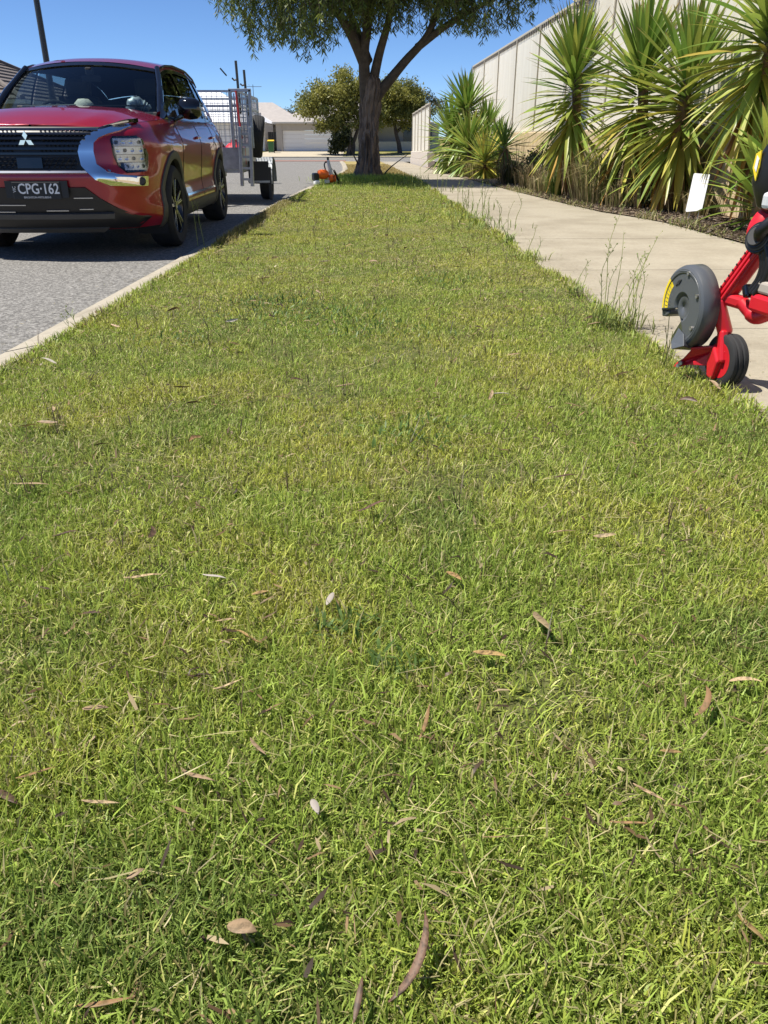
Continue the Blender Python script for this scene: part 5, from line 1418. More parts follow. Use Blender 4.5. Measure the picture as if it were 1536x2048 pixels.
g = Geo(); g.prism([(0.05, 0.035), (0.06, 0.10), (0.02, 0.16), (-0.03, 0.15), (-0.02, 0.09), (0.0, 0.03)], 'y', 0.038, 0.05); eo(g, 'wheel_bracket', M['red'], ch, bevel=0.005)
# diagonal arm with raised ridges, up to the gear head
A0, A1 = Vector((0.075, 0.03, 0.33)), Vector((-0.02, -0.035, 0.555))
g = Geo(); g.bar(A0, A1, 0.07, 0.05, up=(0, 1, 0)); eo(g, 'arm', M['red'], ch, bevel=0.014)
ad = (A1 - A0).normalized(); side = Vector((1, 0, 0)) - ad * ad.x; side.normalize()
for k in (-1, 0, 1):
    g = Geo(); g.bar(A0 + ad * 0.02 + side * 0.022 * k + Vector((0, 0.027, 0)), A1 - ad * 0.01 + side * 0.022 * k + Vector((0, 0.027, 0)), 0.011, 0.014, up=(0, 1, 0)); eo(g, 'arm_ridge', M['red'], ch, bevel=0.004)
for k in range(8):
    p = A0 + ad * (0.03 + 0.025 * k) + side * 0.022 + Vector((0, 0.0345, 0))
    g = Geo(); g.lathe([(0.0045, 0), (0.0045, 0.002), (0, 0.002)], 8, axis='y', c=tuple(p)); eo(g, 'rivet', M['printblack'], ch)
g = Geo(); g.bar((0.06, 0.03, 0.345), (-0.02, -0.01, 0.335), 0.05, 0.05); eo(g, 'cross_arm', M['red'], ch, bevel=0.014)
g = Geo(); g.tube(crom([(-0.01, 0.0, 0.34), (-0.05, -0.015, 0.31), (-0.075, -0.03, 0.295), (-0.10, -0.05, 0.31), (-0.12, -0.1, 0.33)], 5), [0.026] * 6 + [0.03] * 15, 12); eo(g, 'depth_lever', M['red'], ch, smooth=50)
# wheel
wh = bpy.data.objects.new('wheel', None); link(wh, ed)
g = Geo(); g.lathe([(0.07, -0.03), (0.095, -0.034), (0.104, -0.034), (0.106, -0.016), (0.101, -0.012), (0.101, -0.008), (0.106, -0.004), (0.106, 0.006), (0.101, 0.01), (0.101, 0.014), (0.106, 0.018), (0.104, 0.027), (0.095, 0.032), (0.07, 0.03)], 48, axis='y', closed=True, c=(0, 0.015, 0.106)); eo(g, 'tyre', M['rubber'], wh, smooth=35)
g = Geo(); g.lathe([(0.0, 0.02), (0.072, 0.026), (0.072, -0.026), (0.0, -0.02)], 24, axis='y', c=(0, 0.02, 0.108)); eo(g, 'hub', M['red'], wh, smooth=40)
g = Geo(); g.prism([(0.04, -0.075), (0.06, 0.0), (0.03, 0.06), (-0.02, 0.0), (0.0, -0.08)], 'y', 0.022, 0.046); g.V = [(a, b + 0.02, c + 0.106) for a, b, c in g.V]; eo(g, 'hub_shield', M['red'], wh, bevel=0.008)
# gear head, collar and shaft
gh = bpy.data.objects.new('gear_head', None); link(gh, ed)
HC = Vector((-0.005, -0.04, 0.60))
g = Geo(); g.tube(crom([HC + Vector((-0.015, 0.0, -0.085)), HC + Vector((0.0, 0.0, -0.04)), HC + Vector((0.012, 0.0, 0.01)), HC + Vector((0.0, -0.02, 0.05)), HC + Vector((-0.06, -0.07, 0.07)), HC + Vector((-0.12, -0.14, 0.07))], 5), [0.03, 0.04, 0.045, 0.05, 0.052, 0.054, 0.056, 0.057, 0.058, 0.058, 0.057, 0.056, 0.055, 0.054, 0.052, 0.05, 0.048, 0.047, 0.046, 0.045, 0.045, 0.045, 0.045, 0.045, 0.045, 0.045], 16); eo(g, 'housing', M['red'], gh, smooth=50)
c0 = HC + Vector((-0.05, 0.035, -0.02)); d_ = Vector((-0.25, 0.9, 0.25)).normalized()
for r, a, b, m in ((0.058, 0.0, 0.03, 'blackplastic'), (0.049, 0.03, 0.036, 'greyplastic'), (0.043, 0.036, 0.042, 'blackplastic'), (0.034, 0.042, 0.05, 'greyplastic')):
    g = Geo(); g.tube([c0 + d_ * a, c0 + d_ * b], r, 32); eo(g, 'collar', M[m], gh, smooth=40, bevel=0.003)
g = Geo(); g.tube(crom([c0 + d_ * 0.03 + Vector((-0.015, 0, 0.0)), c0 + Vector((-0.05, 0.045, 0.04)), c0 + Vector((-0.10, 0.0, 0.10)), c0 + Vector((-0.22, -0.12, 0.22)), c0 + Vector((-0.45, -0.4, 0.5))], 6), 0.024, 12); eo(g, 'shaft', M['blackplastic'], ed, smooth=50)
# black motor cover with the yellow label, part of the tool standing behind the head
mo = bpy.data.objects.new('motor_cover', None); link(mo, ed)
MC = Vector((0.0, -0.06, 0.80)); NR = 28
g = Geo(); rows = []
for z, rx, ry, ox in ((-0.135, 0.03, 0.04, -0.03), (-0.11, 0.06, 0.07, -0.02), (-0.03, 0.085, 0.09, -0.005), (0.05, 0.085, 0.09, -0.015), (0.10, 0.07, 0.08, -0.035), (0.135, 0.05, 0.06, -0.055), (0.15, 0.02, 0.03, -0.07)):
    rows.append([MC + Vector((rx * math.copysign(abs(math.cos(a)) ** 0.7, math.cos(a)) + ox, ry * math.copysign(abs(math.sin(a)) ** 0.7, math.sin(a)), z)) for a in np.linspace(0, 2 * math.pi, NR + 1)])
g.grid(rows); g.F += [tuple(range(NR)), tuple(6 * (NR + 1) + k for k in range(NR))]; g.M += [0, 0]
eo(g, 'shell', M['blackplastic'], mo, smooth=50)
g = Geo(); c = MC + Vector((0.03, 0.088, 0.025)); u_ = Vector((0.96, -0.25, 0.1)).normalized(); v_ = Vector((-0.08, 0.0, 1)).normalized()
g.add([c + u_ * a + v_ * b for a, b in ((-0.03, -0.045), (0.028, -0.008), (0.026, 0.04), (-0.02, 0.058), (-0.034, 0.0))] , [(0, 1, 2, 3, 4)]); o = eo(g, 'warning_label', M['yellow'], mo)
s_ = o.modifiers.new('thickness', 'SOLIDIFY'); s_.thickness = 0.004
g = Geo(); c2 = c + Vector((-0.012, 0.006, 0.01)); g.add([c2 + u_ * a + v_ * b for a, b in ((-0.014, -0.026), (0.014, -0.016), (0.014, 0.028), (-0.014, 0.02))], [(0, 1, 2, 3)]); o = eo(g, 'label_print', M['printwhite'], mo)
g = Geo(); g.box((-0.075, -0.01, 0.715), (0.05, 0.09, 0.06)); eo(g, 'motor_vent', M['lightgrey'], mo, bevel=0.015)
# black cable boot and lever beside the arm, cream and red battery foot low at the frame edge
for k in range(3):
    g = Geo(); dx = -0.018 * k; g.tube(crom([(-0.06 + dx, 0.01, 0.57), (-0.09 + dx, 0.0, 0.50), (-0.085 + dx, 0.0, 0.44), (-0.055 + dx, 0.01, 0.385)], 5), 0.014, 8); eo(g, 'cable', M['blackplastic'], ed, smooth=50)
g = Geo(); g.box((-0.05, 0.0, 0.39), (0.03, 0.06, 0.05), rot=Matrix.Rotation(R(30), 3, 'Y')); eo(g, 'clamp', M['blackgloss'], ed, bevel=0.008)
g = Geo(); g.box((-0.15, -0.03, 0.415), (0.10, 0.09, 0.045)); eo(g, 'battery_foot', M['whiteleaf'], ed, bevel=0.01)
g = Geo(); g.box((-0.14, -0.03, 0.355), (0.13, 0.10, 0.07)); eo(g, 'battery_case', M['red'], ed, bevel=0.015)

# ---------------------------------------------------------------- orange power tool lying by the kerb near the tree
bt = thing('brush_cutter', 'orange and white petrol brush cutter lying on the grass before the tree', 'garden tool', (-0.72, 18.0, 0.02), R(20))
bt.scale = (0.78, 0.78, 0.78)
g = Geo(); g.lathe([(0.0, -0.15), (0.10, -0.14), (0.125, -0.05), (0.12, 0.08), (0.07, 0.15), (0.0, 0.16)], 18, axis='x', c=(-0.05, 0, 0.26)); g.obj('engine_cover', M['orange'], bt, smooth=50)
g = Geo(); g.box((-0.27, 0, 0.2), (0.16, 0.24, 0.2)); g.obj('air_filter', M['blackplastic'], bt, bevel=0.04)
g = Geo(); g.box((-0.26, -0.05, 0.06), (0.14, 0.2, 0.13)); g.obj('fuel_tank', M['white'], bt, bevel=0.04)
g = Geo(); g.lathe([(0, -0.1), (0.09, -0.09), (0.11, 0), (0.09, 0.09), (0, 0.1)], 16, axis='x', c=(0.2, -0.02, 0.15)); g.obj('starter_cover', M['orange'], bt, smooth=50)
g = Geo(); g.tube(crom([(0.2, 0.0, 0.2), (0.15, 0.02, 0.42), (0.12, 0.05, 0.62)], 4), [0.05, 0.05, 0.052, 0.052, 0.052, 0.05, 0.045, 0.04, 0.03], 10); g.obj('tube_handle', M['lightgrey'], bt, smooth=50)
g = Geo(); g.tube([(0.12, 0.05, 0.6), (0.115, 0.05, 0.69)], 0.032, 10); g.obj('nozzle', M['blackplastic'], bt)
g = Geo(); g.tube(crom([(0.3, 0.1, 0.35), (0.4, 0.2, 0.22), (0.5, 0.3, 0.05), (0.7, 1.0, 0.03), (0.9, 1.9, 0.03)], 5), 0.03, 10); g.obj('shaft', M['blackplastic'], bt, smooth=50)
g = Geo(); g.tube(crom([(0.05, 0.03, 0.32), (0.02, 0.08, 0.5), (0.1, 0.1, 0.56), (0.24, 0.06, 0.36)], 5), 0.018, 8); g.obj('grip', M['blackplastic'], bt, smooth=50)
g = Geo(); g.box((0.02, -0.12, 0.08), (0.14, 0.06, 0.09)); g.obj('muffler', M['lightgrey'], bt, bevel=0.02)
g = Geo(); g.box((0.22, -0.13, 0.15), (0.02, 0.02, 0.2)); g.obj('strap', M['blackplastic'], bt)
# ---------------------------------------------------------------- the lawn
kxv = lambda y: np.interp(y, KY, KX)
def in_view(x, y, m=0.35):
    """keep blades where a camera near the photograph's could see them"""
    zc = y * 0.8996 + 0.92 * 0.437
    return np.abs(x - y * 0.0304) < zc * 0.4987 + m
def sample_lawn(n, y0, y1, p):
    """n points over the verge with density falling as y**-p"""
    u = rng.random(n)
    y = (y0 ** (1 - p) + u * (y1 ** (1 - p) - y0 ** (1 - p))) ** (1 / (1 - p))
    x0 = kxv(y) + 0.0; x = x0 + rng.random(n) * (PLX - x0)
    k = in_view(x, y) | (in_view(x, y, 0.9) & (rng.random(len(x)) < 0.45)); return x[k], y[k]
def blades(name, x, y, h, w, lean, az, bend, col, z0=None, label=None):
    """5-vertex blades; lean = tilt from vertical (rad) at the base, bend = extra tilt at the tip"""
    n = len(x)
    z = np.interp(y, [0, 20, 73], [0, 0, -0.65]) - 0.012 if z0 is None else z0
    b = np.stack([x, y, z], 1)
    dh = np.stack([np.cos(az), np.sin(az), np.zeros(n)], 1)
    up = np.array([0, 0, 1.0])
    d1 = dh * np.sin(lean)[:, None] + up * np.cos(lean)[:, None]
    l2 = lean + bend
    d2 = dh * np.sin(l2)[:, None] + up * np.cos(l2)[:, None]
    tw = az + math.pi / 2 + rng.normal(0, 0.5, n)
    s = np.stack([np.cos(tw), np.sin(tw), rng.normal(0, 0.15, n)], 1) * (w / 2)[:, None]
    m = b + d1 * (h * 0.55)[:, None]; t = m + d2 * (h * 0.45)[:, None]
    V = np.stack([b - s * 0.7, b + s * 0.7, m - s, m + s, t], 1).reshape(-1, 3)
    i = np.arange(n)[:, None] * 5
    T = np.concatenate([i + [0, 1, 3], i + [0, 3, 2], i + [2, 3, 4]], 1).reshape(-1, 3)
    C = np.concatenate([col, np.ones((n, 1))], 1)
    Cv = np.repeat(C, 5, 0)
    return V, T, Cv
def lawn(name, parts, kind='stuff'):
    V = []; T = []; C = []; o = 0
    for v, t, c in parts:
        V.append(v); T.append(t + o); C.append(c); o += len(v)
    return tag(np_mesh(name, np.concatenate(V), np.concatenate(T), M['blade'], None, np.concatenate(C)), kind=kind)

GREEN = np.array((0.315, 0.415, 0.075)); YG_ = np.array((0.47, 0.48, 0.085)); DARK = np.array((0.16, 0.24, 0.07)); STRAW = np.array((0.55, 0.48, 0.25)); OLIVE = np.array((0.26, 0.23, 0.09))
def lawn_col(x, y):
    n = len(x)
    dry = vnoise(x, y, 0.42, 1) * 0.55 + vnoise(x, y, 0.14, 2) * 0.45
    far = np.clip((y - 0.9) / 2.2, 0, 1)                       # the mown length of the verge is yellower
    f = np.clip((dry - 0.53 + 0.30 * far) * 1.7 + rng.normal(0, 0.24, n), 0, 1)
    lush = np.clip((y - 16.5) / 1.5, 0, 1) * np.clip((22.5 - y) / 1.5, 0, 1)
    f = f * (1 - 0.75 * lush)
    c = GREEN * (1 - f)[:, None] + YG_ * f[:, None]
    dk = np.clip((vnoise(x, y, 0.3, 7) - 0.62) * 4, 0, 1) * np.clip(1.2 - y / 9, 0, 1)
    c = c * (1 - 0.5 * dk)[:, None] + DARK * (0.5 * dk)[:, None]
    r = rng.random(n)
    st = (r < 0.04 + 0.13 * f); c[st] = STRAW * rng.uniform(0.75, 1.1, (st.sum(), 1))
    ol = (r > 0.93); c[ol] = OLIVE
    pl = (r > 0.84) & (r <= 0.93); c[pl] = np.array((0.52, 0.53, 0.17))
    return c * rng.uniform(0.52, 1.36, (n, 1))
def patchy(x, y):
    """thin places where the dry thatch shows"""
    return vnoise(x, y, 0.5, 21) * 0.6 + vnoise(x, y, 0.17, 22) * 0.4
parts = []
for (N_, y0, y1, p, hs, ws) in ((620000, 0.28, 4.0, 0.75, 0.68, 0.82), (250000, 4.0, 10.0, 1.01, 0.58, 1.15), (110000, 10.0, 23.0, 1.01, 0.8, 2.2)):
    x, y = sample_lawn(N_, y0, y1, p)
    pt = patchy(x, y); keep = rng.random(len(x)) < np.clip(1.75 - 1.85 * pt, 0.2, 1); x, y, pt = x[keep], y[keep], pt[keep]
    n = len(x)
    tall = 0.75 + 0.7 * vnoise(x, y, 0.22, 4)
    near = np.clip(1.25 - y * 0.12, 0.75, 1.2)
    lush = np.clip((y - 16.5) / 1.5, 0, 1) * np.clip((22.0 - y) / 1.0, 0, 1)
    h = rng.gamma(6, 0.0062, n) * tall * near * hs * (1 + 1.9 * lush)
    h = np.clip(h, 0.012, 0.16)
    w = rng.uniform(0.0022, 0.0044, n) * ws
    az = rng.uniform(0, 2 * math.pi, n); lean = np.abs(rng.normal(0.45, 0.38, n)); bend = np.abs(rng.normal(0.55, 0.45, n))
    parts.append(blades('', x, y, h, w, lean, az, bend, lawn_col(x, y)))
# broader, longer tufts scattered through the near lawn
x, y = sample_lawn(700, 0.3, 7.0, 0.5); k = 9
x = np.repeat(x, k) + rng.normal(0, 0.014, len(x) * k); y = np.repeat(y, k) + rng.normal(0, 0.014, len(y) * k); n = len(x)
parts.append(blades('', x, y, rng.uniform(0.03, 0.07, n), rng.uniform(0.003, 0.005, n), np.abs(rng.normal(0.4, 0.3, n)), rng.uniform(0, 6.28, n), np.abs(rng.normal(0.5, 0.3, n)), lawn_col(x, y) * 1.05))
lawn('lawn_grass', parts)
# loose cut straw lying over the lawn
parts = []
for (N_, y0, y1, p, ws) in ((11000, 0.3, 5.0, 0.5, 0.9), (20000, 5.0, 16.0, 0.8, 1.7)):
    x, y = sample_lawn(N_, y0, y1, p); pt = patchy(x, y) ; k = rng.random(len(x)) < np.clip((pt - 0.25) * 1.9, 0.1, 1); x, y = x[k], y[k]; n = len(x)
    parts.append(blades('', x, y, rng.gamma(3.5, 0.012, n), rng.uniform(0.0012, 0.0026, n) * ws, rng.normal(1.45, 0.14, n), rng.uniform(0, 6.28, n), rng.normal(0.05, 0.2, n), STRAW * rng.uniform(0.55, 1.15, (n, 1)), z0=0.012 + rng.random(n) * 0.018))
lawn('cut_straw', parts)
# fine brown and dark litter: bits of leaf, bark and twig
parts = []
for (N_, y0, y1, p, ws) in ((4200, 0.5, 4.0, 0.3, 1.0), (6000, 4.0, 15.0, 0.6, 1.6)):
    x, y = sample_lawn(N_, y0, y1, p); cl = vnoise(x, y, 0.35, 41); k = rng.random(len(x)) < np.clip(cl * 1.8 - 0.4, 0.1, 1); x, y = x[k], y[k]; n = len(x)
    cc = np.array([(0.07, 0.045, 0.03), (0.16, 0.10, 0.055), (0.3, 0.2, 0.11), (0.42, 0.33, 0.2)])[rng.choice(4, n, p=(0.35, 0.3, 0.2, 0.15))] * rng.uniform(0.7, 1.2, (n, 1))
    parts.append(blades('', x, y, rng.uniform(0.012, 0.045, n), rng.uniform(0.002, 0.008, n) * ws, rng.normal(1.4, 0.2, n), rng.uniform(0, 6.28, n), rng.normal(0.1, 0.5, n), cc, z0=0.012 + rng.random(n) * 0.016))
lawn('leaf_litter', parts)
# thin dark seed stalks standing above the mown grass
x, y = sample_lawn(430, 0.9, 11.0, 0.4); kk = rng.integers(2, 5, len(x)); xs = np.repeat(x, kk); ys_ = np.repeat(y, kk); n = len(xs)
c = np.array([(0.07, 0.04, 0.045), (0.1, 0.09, 0.04), (0.16, 0.12, 0.07)])[rng.integers(0, 3, n)]
lawn('seed_stalks', [blades('', xs, ys_, rng.uniform(0.05, 0.13, n), rng.uniform(0.0015, 0.0026, n) * (1 + ys_ * 0.12), np.abs(rng.normal(0.55, 0.4, n)), rng.uniform(0, 6.28, n), rng.normal(0.2, 0.3, n), c, z0=np.full(n, 0.0))])
# low clover-like weed patches: dark bluish round leaves
x, y = [], []
for (cx, cy, r, n) in ((-0.35, 4.55, 0.42, 420), (0.05, 4.1, 0.35, 260), (-0.55, 4.9, 0.25, 220), (-0.04, 1.33, 0.06, 60), (0.06, 1.2, 0.05, 40), (0.15, 2.5, 0.2, 120), (-0.9, 3.9, 0.2, 90), (0.5, 5.6, 0.35, 160)):
    x.append(cx + rng.normal(0, r * 0.6, n)); y.append(cy + rng.normal(0, r * 0.45, n))
x = np.concatenate(x); y = np.concatenate(y); n = len(x)
parts = [blades('', x, y, rng.uniform(0.02, 0.045, n), rng.uniform(0.004, 0.008, n) * (1 + 0.06 * y), np.abs(rng.normal(0.9, 0.4, n)), rng.uniform(0, 6.28, n), rng.normal(0.3, 0.3, n), np.array((0.11, 0.18, 0.045)) * rng.uniform(0.6, 1.4, (n, 1)), z0=np.full(n, 0.012))]
lawn('clover_weeds', parts)
# longer unmown fringe along both edges, round the tree foot, and dry grass beyond the tree
parts = []
n = 9000; y = 2.2 + 17.5 * rng.random(n) ** 1.3; x = PLX + 0.02 - np.abs(rng.normal(0, 0.05, n)) + 0.05 * (vnoise(y, y * 0, 0.5, 9) - 0.4)
cl = vnoise(y, 0 * y, 0.35, 12); k = rng.random(n) < np.clip(cl * 1.6 - 0.25, 0.12, 1); x, y, cl = x[k], y[k], cl[k]; n = len(x)
parts.append(blades('', x, y, rng.uniform(0.025, 0.08, n) * (0.5 + cl), rng.uniform(0.003, 0.005, n) * (1 + 0.1 * y), np.abs(rng.normal(0.35, 0.3, n)), rng.uniform(0, 6.28, n), np.abs(rng.normal(0.5, 0.3, n)), lawn_col(x, y)))
n = 9000; y = 2.5 + 14 * rng.random(n) ** 1.2; x = kxv(y) + 0.01 + np.abs(rng.normal(0, 0.04, n)) - 0.02
parts.append(blades('', x, y, rng.uniform(0.02, 0.06, n), rng.uniform(0.003, 0.005, n) * (1 + 0.1 * y), np.abs(rng.normal(0.4, 0.3, n)), rng.uniform(0, 6.28, n), np.abs(rng.normal(0.5, 0.3, n)), lawn_col(x, y)))
n = 4500; y = 7.8 + 5.5 * rng.random(n); x = kxv(y) + 0.02 + np.abs(rng.normal(0, 0.06, n)) - 0.03     # brown ragged bit beside the parked car
parts.append(blades('', x, y, rng.uniform(0.03, 0.10, n), rng.uniform(0.005, 0.008, n), np.abs(rng.normal(0.4, 0.3, n)), rng.uniform(0, 6.28, n), np.abs(rng.normal(0.5, 0.3, n)), np.array((0.33, 0.29, 0.11)) * rng.uniform(0.5, 1.3, (n, 1))))
n = 7000; a = rng.uniform(0, 6.28, n); r = 0.42 + np.abs(rng.normal(0, 0.35, n)); x = TX + r * np.cos(a); y = TY + r * np.sin(a) - 0.15
parts.append(blades('', x, y, rng.uniform(0.08, 0.24, n), rng.uniform(0.008, 0.014, n), np.abs(rng.normal(0.3, 0.25, n)), rng.uniform(0, 6.28, n), np.abs(rng.normal(0.5, 0.3, n)), GREEN * rng.uniform(0.8, 1.5, (n, 1))))
n = 16000; y = 22 + 20 * rng.random(n) ** 1.4; x0 = kxv(y); x = x0 + rng.random(n) * (PLX - x0)
parts.append(blades('', x, y, rng.uniform(0.03, 0.09, n), rng.uniform(0.012, 0.022, n), np.abs(rng.normal(0.5, 0.3, n)), rng.uniform(0, 6.28, n), np.abs(rng.normal(0.5, 0.3, n)), np.array((0.36, 0.29, 0.12)) * rng.uniform(0.6, 1.2, (n, 1))))
lawn('unmown_grass', parts)

# clippings and grit blown onto the path and along the kerb
n = 1500; y = 2.4 + 12 * rng.random(n) ** 1.3; x = PLX + 0.01 + np.abs(rng.normal(0, 0.22, n)); sd_ = rng.random(n) < 0.3; x[sd_] = kxv(y[sd_]) - 0.2 - np.abs(rng.normal(0, 0.16, sd_.sum()))
zz_ = np.where(sd_, -0.036, 0.003)
cc = np.array([(0.3, 0.3, 0.1), (0.45, 0.37, 0.2), (0.2, 0.14, 0.08)])[rng.integers(0, 3, n)] * rng.uniform(0.6, 1.1, (n, 1))
lawn('grass_clippings', [blades('', x, y, rng.uniform(0.008, 0.035, n), rng.uniform(0.0015, 0.003, n) * (1 + 0.08 * y), rng.normal(1.5, 0.05, n), rng.uniform(0, 6.28, n), rng.normal(0.0, 0.05, n), cc, z0=zz_)])

# ---------------------------------------------------------------- tall weeds at the path edge
def weed(label, x, y, n, h, lean, spread=0.05, group='tall weeds along the path edge', seed=1, thick=0.0022):
    r = random.Random(seed)
    t = thing('tall_weed', label, 'weed', (x, y, -0.005), 0, group)
    for k in range(n):
        g = Geo(); hh = h * r.uniform(0.55, 1.0) if k else h
        b = Vector((r.gauss(0, spread), r.gauss(0, spread), 0)); l = Vector((lean[0] + r.gauss(0, 0.12), lean[1] + r.gauss(0, 0.12), 0))
        c = crom([b, b + l * hh * 0.22 + Vector((0, 0, hh * 0.35)), b + l * hh * 0.5 + Vector((r.gauss(0, 0.015), r.gauss(0, 0.015), hh * 0.7)), b + l * hh * 0.8 + Vector((r.gauss(0, 0.03), r.gauss(0, 0.03), hh))], 6)
        g.tube(c, [thick * (1.15 - 0.75 * i / (len(c) - 1)) for i in range(len(c))], 5)
        m = len(c)
        for q in range(int(7 + hh * 26)):                        # side twigs with small leaves and seed buds
            i = r.randrange(2, m); p = c[i]; a = r.uniform(0, 6.28); up = i > m * 0.55
            L = r.uniform(0.012, 0.035) if up else r.uniform(0.02, 0.055)
            d = Vector((math.cos(a) * 0.6, math.sin(a) * 0.6, 0.75)).normalized(); e = p + d * L
            if up and r.random() < 0.7:
                g.tube([p, e], 0.0008, 3, caps=False)
                s = r.uniform(0.003, 0.0055)
                g.add([e + Vector((0, 0, s)), e + Vector((s, 0, 0)), e + Vector((0, s, 0)), e - Vector((s, 0, 0)), e - Vector((0, s, 0)), e - Vector((0, 0, s))], [(0, 1, 2), (0, 2, 3), (0, 3, 4), (0, 4, 1), (5, 2, 1), (5, 3, 2), (5, 4, 3), (5, 1, 4)])
            else:
                s_ = Vector((-math.sin(a), math.cos(a), 0)) * 0.0025
                g.add([p, p + d * L * 0.5 + s_, e, p + d * L * 0.5 - s_], [(0, 1, 2, 3)])
        g.obj('stem', M['stalk'], t, smooth=60)
    if 'kerb' in group: return t
    g = Geo()                                                    # leafy base
    for k in range(int(25 + 90 * h)):
        a = r.uniform(0, 6.28); b = Vector((r.gauss(0, spread * 1.5), r.gauss(0, spread * 1.5), 0)); L = r.uniform(0.05, 0.05 + h * 0.32); w = r.uniform(0.0018, 0.0035) * thick / 0.0022
        d = Vector((math.cos(a) * r.uniform(0.1, 0.7), math.sin(a) * r.uniform(0.1, 0.7), 1)).normalized(); s_ = Vector((-math.sin(a), math.cos(a), 0)) * w
        m_ = b + d * L * 0.55; e = m_ + (d + Vector((math.cos(a) * 0.6, math.sin(a) * 0.6, -0.35))).normalized() * L * 0.45
        g.add([b - s_, b + s_, m_ + s_, m_ - s_, e], [(0, 1, 2, 3), (3, 2, 4)])
    tag(g.obj('leaf_base', M['stalk'], t), kind='stuff')
    return t
weed('tallest weed clump of three long stems left of the edger', 1.34, 4.22, 4, 0.60, (0.12, 0.05), 0.03, seed=3)
weed('bushier weed clump with dark seed heads right next to the tallest one', 1.42, 4.10, 7, 0.47, (0.12, 0.1), 0.045, seed=5)
weed('small leaning twiggy weed on the path edge behind the tall pair', 1.40, 5.1, 2, 0.2, (0.25, 0.0), 0.02, seed=8)
weed('pair of thin weed stems by the second slab joint', 1.45, 6.7, 2, 0.28, (0.1, 0.0), 0.05, seed=9, thick=0.003)
weed('single upright weed on the path edge before the thicker weed row', 1.46, 7.9, 2, 0.38, (0.02, 0.0), 0.02, seed=11, thick=0.003)
weed('dense clump of feathery weeds near the middle of the path edge', 1.43, 9.2, 7, 0.42, (0.06, 0.0), 0.12, seed=12, thick=0.0035)
weed('feathery weeds with brown tips just behind the dense clump', 1.43, 10.3, 6, 0.45, (0.04, 0.0), 0.12, seed=14, thick=0.0035)
weed('sparse far weeds at the edge of the tree shadow', 1.43, 12.2, 6, 0.42, (0.0, 0.0), 0.2, seed=15, thick=0.004)
weed('short weeds in the tree shadow band', 1.46, 16.0, 5, 0.4, (0.0, 0.0), 0.3, seed=16, thick=0.005)
weed('thin weed stem leaning over the kerb in front of the car wheel', -1.50, 7.75, 2, 0.42, (-0.12, 0.0), 0.02, group='weeds along the kerb', seed=17, thick=0.003)
weed('short thin weed on the kerb low on the road side', -1.58, 4.25, 2, 0.09, (-0.1, 0.0), 0.03, group='weeds along the kerb', seed=18, thick=0.0015)
# grass caught on the edger guard
g = Geo(); 
for k in range(9):
    b = Vector((1.35 + random.gauss(0, 0.012), 3.33 + random.gauss(0, 0.012), 0.0)); e = b + Vector((random.gauss(0.015, 0.02), random.gauss(0, 0.02), random.uniform(0.1, 0.24)))
    g.tube(crom([b, b.lerp(e, 0.5) + Vector((0.008, 0, 0)), e], 4), 0.0018, 4)
o = g.obj('grass_tuft', M['stalk'], None); tag(o, 'few long grass stems standing under the edger blade', 'grass tuft')

# ---------------------------------------------------------------- fallen leaves
def leaf_mesh(L, W, curl, side, m):
    g = Geo(); rows = []; n = 8
    x = y = z = 0; a = 0.0; q = -side / 2
    for k in range(n + 1):
        t = k / n; w = W * (math.sin(math.pi * min(1, t * 0.96 + 0.03)) ** 0.7) / 2 * (1 - 0.25 * t)
        nx, ny = -math.sin(q), math.cos(q)
        rows.append([Vector((x - nx * w, y - ny * w, z + w * 0.55)), Vector((x, y, z)), Vector((x + nx * w, y + ny * w, z + w * 0.35))])
        q += side / n; a = curl * math.sin(math.pi * t * 1.3)
        x += L / n * math.cos(q); y += L / n * math.sin(q); z += L / n * math.sin(a) * 0.6
    g.grid(rows); return g.mesh('fallen_leaf', m, smooth=80)
def fallen(x, y, az, L, W, curl, side, m, label, z=0.024, roll=0.0, group='dry leaves fallen on the lawn'):
    o = bpy.data.objects.new('fallen_leaf', leaf_mesh(L, W, curl, side, M[m])); link(o)
    o.location = (x, y, z); o.rotation_euler = (roll, random.uniform(-0.12, 0.05), az)
    s = o.modifiers.new('thickness', 'SOLIDIFY'); s.thickness = 0.0008
    return tag(o, label, 'leaf', group)
